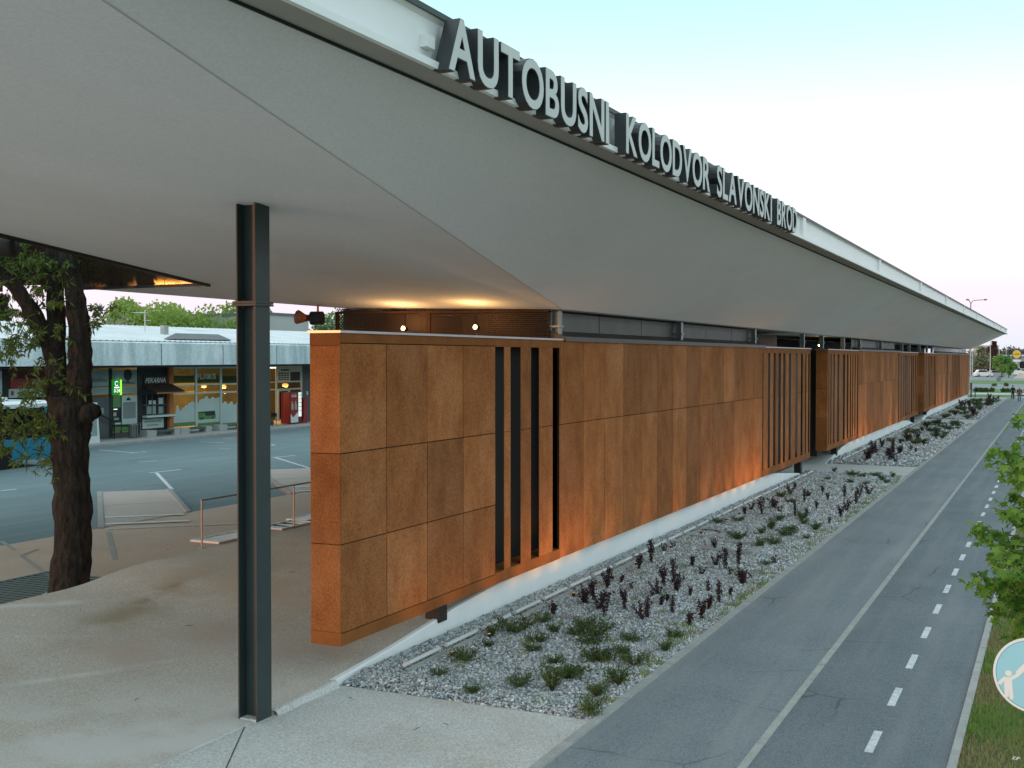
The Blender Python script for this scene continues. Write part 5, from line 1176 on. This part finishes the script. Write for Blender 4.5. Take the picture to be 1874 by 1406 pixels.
def limb2(a, b, r, off=.0078):
    a = Vector(a); b = Vector(b); d = (b - a).normalized(); nn_ = Vector((-d.y, d.x)); pts = []
    for i in range(7): t_ = math.pi / 2 + i * math.pi / 6; pts.append(a + (d * math.cos(t_) + nn_ * math.sin(t_)) * r)
    for i in range(7): t_ = -math.pi / 2 + i * math.pi / 6; pts.append(b + (d * math.cos(t_) + nn_ * math.sin(t_)) * r)
    picto([tuple(p) for p in pts], off)
def circ(x, y, r, off=.0078): picto([(x + r * math.cos(i * .4488), y + r * math.sin(i * .4488)) for i in range(14)], off)
circ(-.61, -.02, .085); picto([(-.71, -.13), (-.53, -.12), (-.50, -.40), (-.72, -.38)], .0076); limb2((-.70, -.16), (-.83, -.31), .045, .0079); limb2((-.54, -.15), (-.38, -.03), .045, .008)
limb2((-.66, -.38), (-.65, -.62), .05, .0081); limb2((-.56, -.38), (-.53, -.66), .055, .0082)
circ(.10, .58, .14); picto([(-.14, .40), (.30, .40), (.34, -.10), (.16, -.20), (-.10, -.20), (-.16, -.05)], .0076); limb2((-.12, .32), (-.36, .03), .07, .0079); limb2((.28, .32), (.40, -.02), .07, .008)
limb2((-.02, -.18), (-.14, -.72), .085, .0081); limb2((.18, -.18), (.26, -.74), .085, .0082)
part('pole', MB().tube([c + Vector((0, .045, -c.z)), c + Vector((0, .045, .34))], .03, 12), 'steel_grey', rs)
part('clamp', MB().box(c.x - .05, c.x + .05, c.y + .012, c.y + .08, c.z + .12, c.z + .16), 'steel_grey', rs); part('clamp', MB().box(c.x - .05, c.x + .05, c.y + .012, c.y + .08, c.z - .16, c.z - .12), 'steel_grey', rs)
q = ground(1866, 1398, .06); mb = MB()
for k in range(9): a = k * .7; mb.face([(-q[0] + .05 * math.cos(a) * r, q[1] + .05 * math.sin(a) * r, .07 + .05 * random.random()) for r, a in ((1, a), (.6, a + .9), (.2, a + 2))])
solo('paper_scrap', mb, 'paper', 'crumpled white paper scrap on the lawn below the round sign', 'litter')

# small litter and twigs on the concrete
for i, (px, py) in enumerate(((640, 1282), (762, 1338), (305, 1045), (245, 1257), (143, 1142), (815, 1330), (343, 1153), (533, 1110))):
    L, s = ground(px, py, .03 if px > 480 else .35); z = (.021 if px > 600 else floorz(max(L, 9.3), s)) + .008; a = random.uniform(0, 3)
    solo('fallen_twig', MB().tube([(-L - .06 * math.cos(a), s - .06 * math.sin(a), z), (-L, s + .012, z + .006), (-L + .06 * math.cos(a), s + .06 * math.sin(a), z)], .0035, 5), 'twig',
         ['bent dark twig at the tip of the gravel bed', 'short dark twig on the pale pad before the gravel', 'small dark twig on the mound below the handrail', 'short twig on the concrete left of the column', 'tiny dark twig on the mound near the tree', 'short twig on the pad close to the gravel edge', 'tiny twig on the mound left of the column top shadow', 'tiny twig on the concrete between column and screen'][i], 'twig')

# ------------------------------------------------------------------ people on the far path
def person(name_label, px, py, t_, hgt, mats, face, extra):
    L, s = ground(px, py, .03); h = hgt; t = thing('person', name_label, 'person', (-L, s, .031), face)
    J = {'pel': (0, 0, .53), 'wai': (0, 0, .62), 'che': (0, 0, .74), 'nec': (0, 0, .84), 'hd1': (0, .01, .90), 'hd2': (0, .01, .97), 'shl': (-.10, 0, .80), 'ell': (-.135, .02, .64), 'hal': (-.14, -.03, .48), 'shr': (.10, 0, .80), 'elr': (.135, -.02, .64), 'har': (.14, .04, .49),
         'hil': (-.05, 0, .50), 'knl': (-.055, -.045, .28), 'anl': (-.055, .02, .045), 'tol': (-.055, -.05, .02), 'hir': (.05, 0, .50), 'knr': (.055, .02, .28), 'anr': (.055, .085, .05), 'tor': (.055, .02, .02)}
    Rr = {'pel': .085, 'wai': .075, 'che': .09, 'nec': .035, 'hd1': .05, 'hd2': .045, 'shl': .045, 'ell': .03, 'hal': .022, 'shr': .045, 'elr': .03, 'har': .022, 'hil': .055, 'knl': .04, 'anl': .027, 'tol': .02, 'hir': .055, 'knr': .04, 'anr': .027, 'tor': .02}
    E = [('pel', 'wai'), ('wai', 'che'), ('che', 'nec'), ('nec', 'hd1'), ('hd1', 'hd2'), ('che', 'shl'), ('shl', 'ell'), ('ell', 'hal'), ('che', 'shr'), ('shr', 'elr'), ('elr', 'har'), ('pel', 'hil'), ('hil', 'knl'), ('knl', 'anl'), ('anl', 'tol'), ('pel', 'hir'), ('hir', 'knr'), ('knr', 'anr'), ('anr', 'tor')]
    ks = list(J); me = bpy.data.meshes.new('body'); me.from_pydata([tuple(v * h for v in J[k]) for k in ks], [(ks.index(a), ks.index(b)) for a, b in E], [])
    o = bpy.data.objects.new('body', me); COL.objects.link(o); md = o.modifiers.new('skin', 'SKIN')
    for i, k in enumerate(ks): me.skin_vertices[0].data[i].radius = (Rr[k] * h, Rr[k] * h * (.75 if k in ('che', 'wai', 'pel') else 1)); me.skin_vertices[0].data[i].use_root = (k == 'pel')
    sb = o.modifiers.new('sub', 'SUBSURF'); sb.levels = 1; sb.render_levels = 1
    bpy.context.view_layer.update(); ev = bpy.data.meshes.new_from_object(o.evaluated_get(bpy.context.evaluated_depsgraph_get()))
    bpy.data.objects.remove(o); ev.name = 'body'; ev.materials.clear()
    for m in ('skin',) + mats: ev.materials.append(M[m])          # 0 skin 1 top 2 trousers 3 shoes 4 hair
    for p in ev.polygons:
        z = p.center.z / h; r_ = abs(p.center.x) / h
        p.material_index = 3 if z < .05 else 2 if z < .53 and r_ < .115 else 4 if z > .93 or (z > .87 and p.center.y > 0) else 0 if (z > .835 or (z < .52 and r_ >= .115)) else 1
        p.use_smooth = True
    b_ = bpy.data.objects.new('body', ev); link(b_, t)
    extra(t, h); return t
def ex1(t, h):
    part('cap', MB().tube([(0, .01, .955 * h), (0, .01, 1.0 * h)], [.055 * h, .04 * h], 10), 'cloth_black', t, local=True); part('cap_band', MB().tube([(0, .01, .94 * h), (0, .01, .956 * h)], .057 * h, 10), 'shoe', t, local=True)
def ex2(t, h):
    part('backpack', MB().box(-.075 * h, .075 * h, -.13 * h, -.07 * h, .60 * h, .80 * h), 'cloth_pink', t, local=True)
person('person in black with a dark cap walking away on the far path', 1854, 733, 0, 1.66, ('cloth_black', 'cloth_black', 'shoe', 'hair'), 0, ex1)
person('person with pink backpack and jeans walking on the far path', 1866, 737.5, 0, 1.64, ('cloth_navy', 'denim', 'shoe', 'hair'), 0, ex2)

# ------------------------------------------------------------------ beyond the station
def car(label, px, py, paint, group='cars parked beyond the road', ln=4.3, hgt=1.5):
    L, s = ground(px, py, .02); t = thing('parked_car', label, 'car', (-L, s, .02), .42, group)
    pr = [(-.5, .16), (-.5, .48), (-.47, .62), (-.40, .66), (-.30, 1.0), (.10, 1.0), (.26, .66), (.46, .58), (.5, .45), (.5, .16)]
    part('body', MB().prism([(a * ln, b * hgt) for a, b in pr], 'y', -.86, .86), paint, t, local=True)
    part('side_window', MB().prism([(a * ln, b * hgt) for a, b in ((-.37, .68), (-.285, .95), (.085, .95), (.21, .68))], 'y', -.868, .868), 'glass_dark', t, local=True)
    part('windscreen', MB().prism([(a * ln, b * hgt) for a, b in ((.262, .67), (.11, .985), (.10, .96), (.24, .67))], 'y', -.75, .75), 'glass_dark', t, local=True)
    for a in (-.32, .32):
        for y in (-.88, .66):
            w_ = part('wheel', MB().tube([(a * ln, y, .32), (a * ln, y + .22, .32)], .32, 14), 'rubber', t, local=True); part('rim', MB().tube([(a * ln, y - .005, .32), (a * ln, y + .225, .32)], .19, 10), 'chrome', w_, local=True)
    for y in (-.6, .6): part('headlight', MB().box(.485 * ln, .502 * ln, y - .18, y + .18, .55 * hgt - .1, .55 * hgt), 'chrome', t, local=True)
    return t
car('white car parked beyond the road, left of the bright green tree', 1799, 690, 'car_white', ln=4.2, hgt=1.75)
car('pale grey car parked beside the white car beyond the road', 1823, 690, 'car_grey', ln=4.2, hgt=1.6)
car('dark red car almost hidden by the far screen end', 1783, 689, 'car_red')
car('white car parked at the right edge beyond the earth bank', 1868, 687, 'car_white', ln=4.6, hgt=1.7)
L, s = ground(1850, 688.5, .02); t = thing('delivery_van', 'long pale van parked behind the earth bank', 'van', (-L, s, .02), .42)
part('body', MB().prism([(-3.2, .4), (-3.2, 2.5), (1.6, 2.5), (2.3, 1.5), (3.1, 1.25), (3.1, .4)], 'y', -1, 1), 'car_white', t, local=True); part('side_window', MB().prism([(1.1, 1.5), (1.1, 2.2), (1.65, 2.2), (2.15, 1.5)], 'y', -1.01, 1.01), 'glass_dark', t, local=True)
for a in (-2.1, 2.0):
    for y in (-1.02, .76): part('wheel', MB().tube([(a, y, .36), (a, y + .26, .36)], .36, 12), 'rubber', t, local=True)
def far_tree(label, px, ytop, t_, h, cr, cz0, leaf, n=1500, size=.7, shape='round', name='distant_tree'):
    p = at(px, ytop, t_); tree(name, label, (p.x, p.y, p.z - h), h, cr, cz0, leaf, n, size, 'trees beyond the road', shape)
far_tree('pale green tree just right of the far screen end', 1792, 634, 300, 8.3, 3.4, 1.5, 'leaf_pale', 2200, .6)
far_tree('pale tree half behind the far screen end', 1780, 640, 330, 8, 3.2, 1.5, 'leaf_blossom', 1500, .6)
far_tree('dark red pointed tree beyond the road', 1819, 624, 330, 9.8, 2.2, 1.0, 'leaf_red', 2200, .7, 'cone')
far_tree('dark reddish tree left of the pointed tree', 1809, 634, 350, 8.6, 2.6, 1.2, 'leaf_red', 1500, .7)
far_tree('bright green young tree right of the white car', 1833, 644, 270, 6.4, 2.9, 1.6, 'leaf_bright', 2400, .5)
far_tree('bright green low tree beside the yellow round sign', 1846, 654, 275, 5.4, 2.2, 1.2, 'leaf_bright', 1500, .5)
for px, yt, r_ in ((1846, 634, 8), (1862, 634, 9), (1884, 637, 9), (1826, 640, 7), (1800, 642, 7)): far_tree({1846: 'broad olive tree in the hazy row, left of the yellow sign', 1862: 'broad olive tree in the hazy row, behind the yellow sign', 1884: 'broad olive tree at the right edge of the hazy row', 1826: 'hazy olive tree behind the bright green tree', 1800: 'hazy olive tree behind the pale green tree'}[px], px, yt, 520, 10, r_, .5, 'leaf_hill', 1800, 1.2)
far_tree('large light green willow behind the shop roof, left part', 255, 536, 105, 11.2, 6.6, 2.0, 'leaf_willow', 15000, .36)
far_tree('large light green willow behind the shop roof, beside the column', 398, 532, 112, 11.6, 6.8, 2.0, 'leaf_willow', 15000, .36)
far_tree('light green willow between the two larger ones', 325, 528, 122, 12.4, 7.0, 2.0, 'leaf_willow', 14000, .38)
far_tree('thin pale blossoming tree left of the willows', 208, 566, 95, 9, 3.0, 3.0, 'leaf_blossom', 900, .3)
far_tree('dark conifer at the left edge above the shop roof', 4, 538, 98, 11, 2.6, 1.5, 'leaf_dark', 4500, .5, 'cone')
far_tree('yellow-green tree in the gap beside the horn loudspeaker', 606, 560, 120, 9.6, 3.4, 2.0, 'leaf_bright', 4000, .35)
far_tree('thin pale tree left of the yellow-green tree', 586, 578, 118, 8, 2.2, 3.0, 'leaf_blossom', 700, .3)
L = 66; q0, q1 = along(494, L), along(565, L); z1 = height(530, 579, L)
t = thing('grey_block', 'plain pale grey building behind the shop roof right of the column', 'building', (-L, q0, 0)); part('wall', MB().lbox(L, L + 9, q0, q1, 0, z1), 'building_grey', t); part('roof_edge', MB().lbox(L - .1, L + 9, q0 - .1, q1 + .1, z1, z1 + .25), 'shop_grey', t)
p = at(1803, 640, 420); t = thing('apartment_block', 'slim pink apartment block above the far trees', 'building', (p.x, p.y, 0)); part('wall', MB().box(p.x - 4, p.x + 4, p.y, p.y + 9, 0, p.z + 1.5), 'building_pink', t)
for i in range(3):
    for j in range(2): part('window', MB().box(p.x - 2.6 + i * 2.2, p.x - 1.4 + i * 2.2, p.y - .05, p.y + .02, 2 + j * 3, 3.5 + j * 3), 'glass_dark', t)
p = at(1874, 668, 430); t = thing('low_shop', 'low pinkish shop building at the right edge behind the yellow sign', 'building', (p.x, p.y, 0)); part('wall', MB().box(p.x - 7, p.x + 14, p.y, p.y + 9, 0, 5.2), 'building_pink', t); part('roof', MB().box(p.x - 7.5, p.x + 14.5, p.y - .5, p.y + 9.5, 5.2, 5.8), 'roof_sheet', t)
for i in range(4): part('window', MB().box(p.x - 5.5 + i * 4, p.x - 3 + i * 4, p.y - .06, p.y + .02, .8, 3.4), 'glass_dark', t)
# supermarket pylon
p = at(1860, 648.5, 340); t = thing('shop_pylon', 'round yellow shop sign on a blue square on a pole', 'sign', (p.x, p.y, 0)); rt = RT; fwv = FW
def bill(a, b, cc, d, off, m, nm): part(nm, MB().face([p + rt * x - fwv * off + EZ * z for x, z in ((a, cc), (b, cc), (b, d), (a, d))]).face([p + rt * x - fwv * (off - .05) + EZ * z for x, z in ((a, cc), (a, d), (b, d), (b, cc))]), m, t)
part('pole', MB().tube([(p.x, p.y + .3, 0), (p.x, p.y + .3, p.z)], .14, 8), 'pole_pale', t); bill(-1.32, 1.32, -1.32, 1.32, .1, 'lidl_blue', 'panel')
part('disc', MB().face([p + rt * (1.2 * math.cos(i * .2618)) - fwv * .16 + EZ * (1.2 * math.sin(i * .2618)) for i in range(24)]), 'lidl_yellow', t)
part('lettering', text_mb('LIDL', p - rt * .95 - fwv * .2 - EZ * .22, 1.9, .5, rt), 'lidl_blue', t); bill(-1.1, 1.3, -2.2, -1.6, .1, 'sign_white', 'lower_panel')
p = at(1805, 671, 300); t = thing('red_board', 'small red advertising board above the parked cars', 'sign', (p.x, p.y, 0)); bill(-.5, .5, -.42, .42, 0, 'sign_pink', 'panel'); part('pole', MB().tube([(p.x, p.y + .1, 0), (p.x, p.y + .1, p.z)], .06, 6), 'pole_pale', t)
# poles and street lamps
p = at(1788, 548, 172); t = thing('street_lamp', 'tall two-armed street lamp rising behind the far roof corner', 'street lamp', (p.x, p.y, 0))
P0 = at(1775.5, 556, 172); part('pole', MB().tube([(P0.x, P0.y, 0), P0], [.13, .07], 8), 'pole_red', t)
for pts in (((1775.5, 556), (1779, 551), (1789, 549.5), (1801, 549)), ((1775.5, 556), (1773, 551), (1770, 549.5))): part('arm', MB().tube([at(x, y, 172) for x, y in pts], .055, 6), 'pole_red', t)
for x in (1803, 1770): part('lamp_head', MB().tube([at(x - 2.6, 549, 172), at(x + 2.2, 548.6, 172)], [.13, .08], 8), 'pole_red', t)
p = at(1768, 559.5, 176); 
for px, yt, yb, t_, r_, lab in ((1776, 638, 700, 150, .09, 'pale pole directly beside the far screen end'), (1812, 625, 690, 280, .10, 'tall thin pale pole above the parked cars'), (1841, 631, 690, 300, .09, 'thin pale pole right of the bright green tree'), (1828.5, 630, 690, 310, .07, 'thin pale pole behind the bright green tree'), (1779.5, 640, 690, 290, .08, 'thin pale pole between screen end and pale tree'), (1857, 636, 660, 420, .09, 'thin pole rising behind the yellow sign')):
    a = at(px, yt, t_); solo('flag_pole', MB().tube([(a.x, a.y, 0), (a.x, a.y, a.z)], [r_, r_ * .6], 8), 'pole_pale', lab, 'pole', 'poles beyond the road')
a = at(1828, 694.5, 160); t = thing('road_sign', 'back of a round road sign on a thin pole beyond the path', 'sign', (a.x, a.y, 0))
part('disc', MB().tube([a, a + FW * .03], .33, 20), 'steel_grey', t); part('pole', MB().tube([(a.x, a.y + .05, 0), (a.x, a.y + .05, a.z + .3)], .035, 8), 'pole_pale', t)
L, s = ground(1777.5, 727, .03); t = thing('info_post', 'dark red and green post at the far corner of the plinth', 'post', (-L, s, 0)); part('upper', MB().lbox(L - .12, L + .12, s - .08, s + .08, .9, 1.75), 'pole_red', t); part('lower', MB().lbox(L - .07, L + .07, s - .05, s + .05, 0, .9), 'grate_green', t); part('side_post', MB().lbox(L - .5, L - .4, s - .05, s + .05, 0, 1.0), 'grate_green', t)
for i, (px, py, wpx) in enumerate(((1787, 717, 9), (1796, 717.5, 7), (1804, 717.5, 6), (1815.5, 717, 3), (1836, 718, 6), (1843, 717.5, 4), (1820, 707, 3), (1841, 707, 3))):
    L, s = ground(px, py, .03); r_ = wpx / FPX * 165 * .5; P = blob((-L, s, .2), (max(r_, .3), .8, .3), 500, 7); V, F = leaf_quads(P, .28, -.2, .6)
    t = thing('verge_shrub', ['widest dark verge shrub near the far screen end', 'second dark verge shrub from the screen end', 'third dark verge shrub from the screen end', 'single small dark verge shrub left of the sign pole', 'dark verge shrub right of the sign pole', 'small dark verge shrub nearest the two people', 'tiny shrub at the road edge left of the round sign', 'tiny shrub at the road edge above the people'][i], 'shrub', (-L, s, .03), 0, 'shrubs on the far verge')
    link(bpy.data.objects.new('foliage', mesh_np('foliage', V - np.array(ORG[t.name]), F, 'leaf_shrub')), t); part('stem', MB().tube([(-L, s, 0), (-L, s, .5)], .03, 5), 'twig', t)

# things that would share a label are told apart by their order from the near end
from collections import defaultdict
ORD = 'first second third fourth fifth sixth seventh eighth ninth tenth'.split()
by = defaultdict(list)
for o in list(COL.objects):
    if o.parent is None and o.get('label'): by[o['label']].append(o)
for lab, lst in by.items():
    if len(lst) > 1:
        def key(o):
            return o.location.y if o.type == 'EMPTY' else o.data.vertices[0].co.y
        lst.sort(key=key)
        for i, o in enumerate(lst): o['label'] = lab + ', ' + (ORD[i] if i < 10 else str(i + 1) + 'th') + ' from the column'
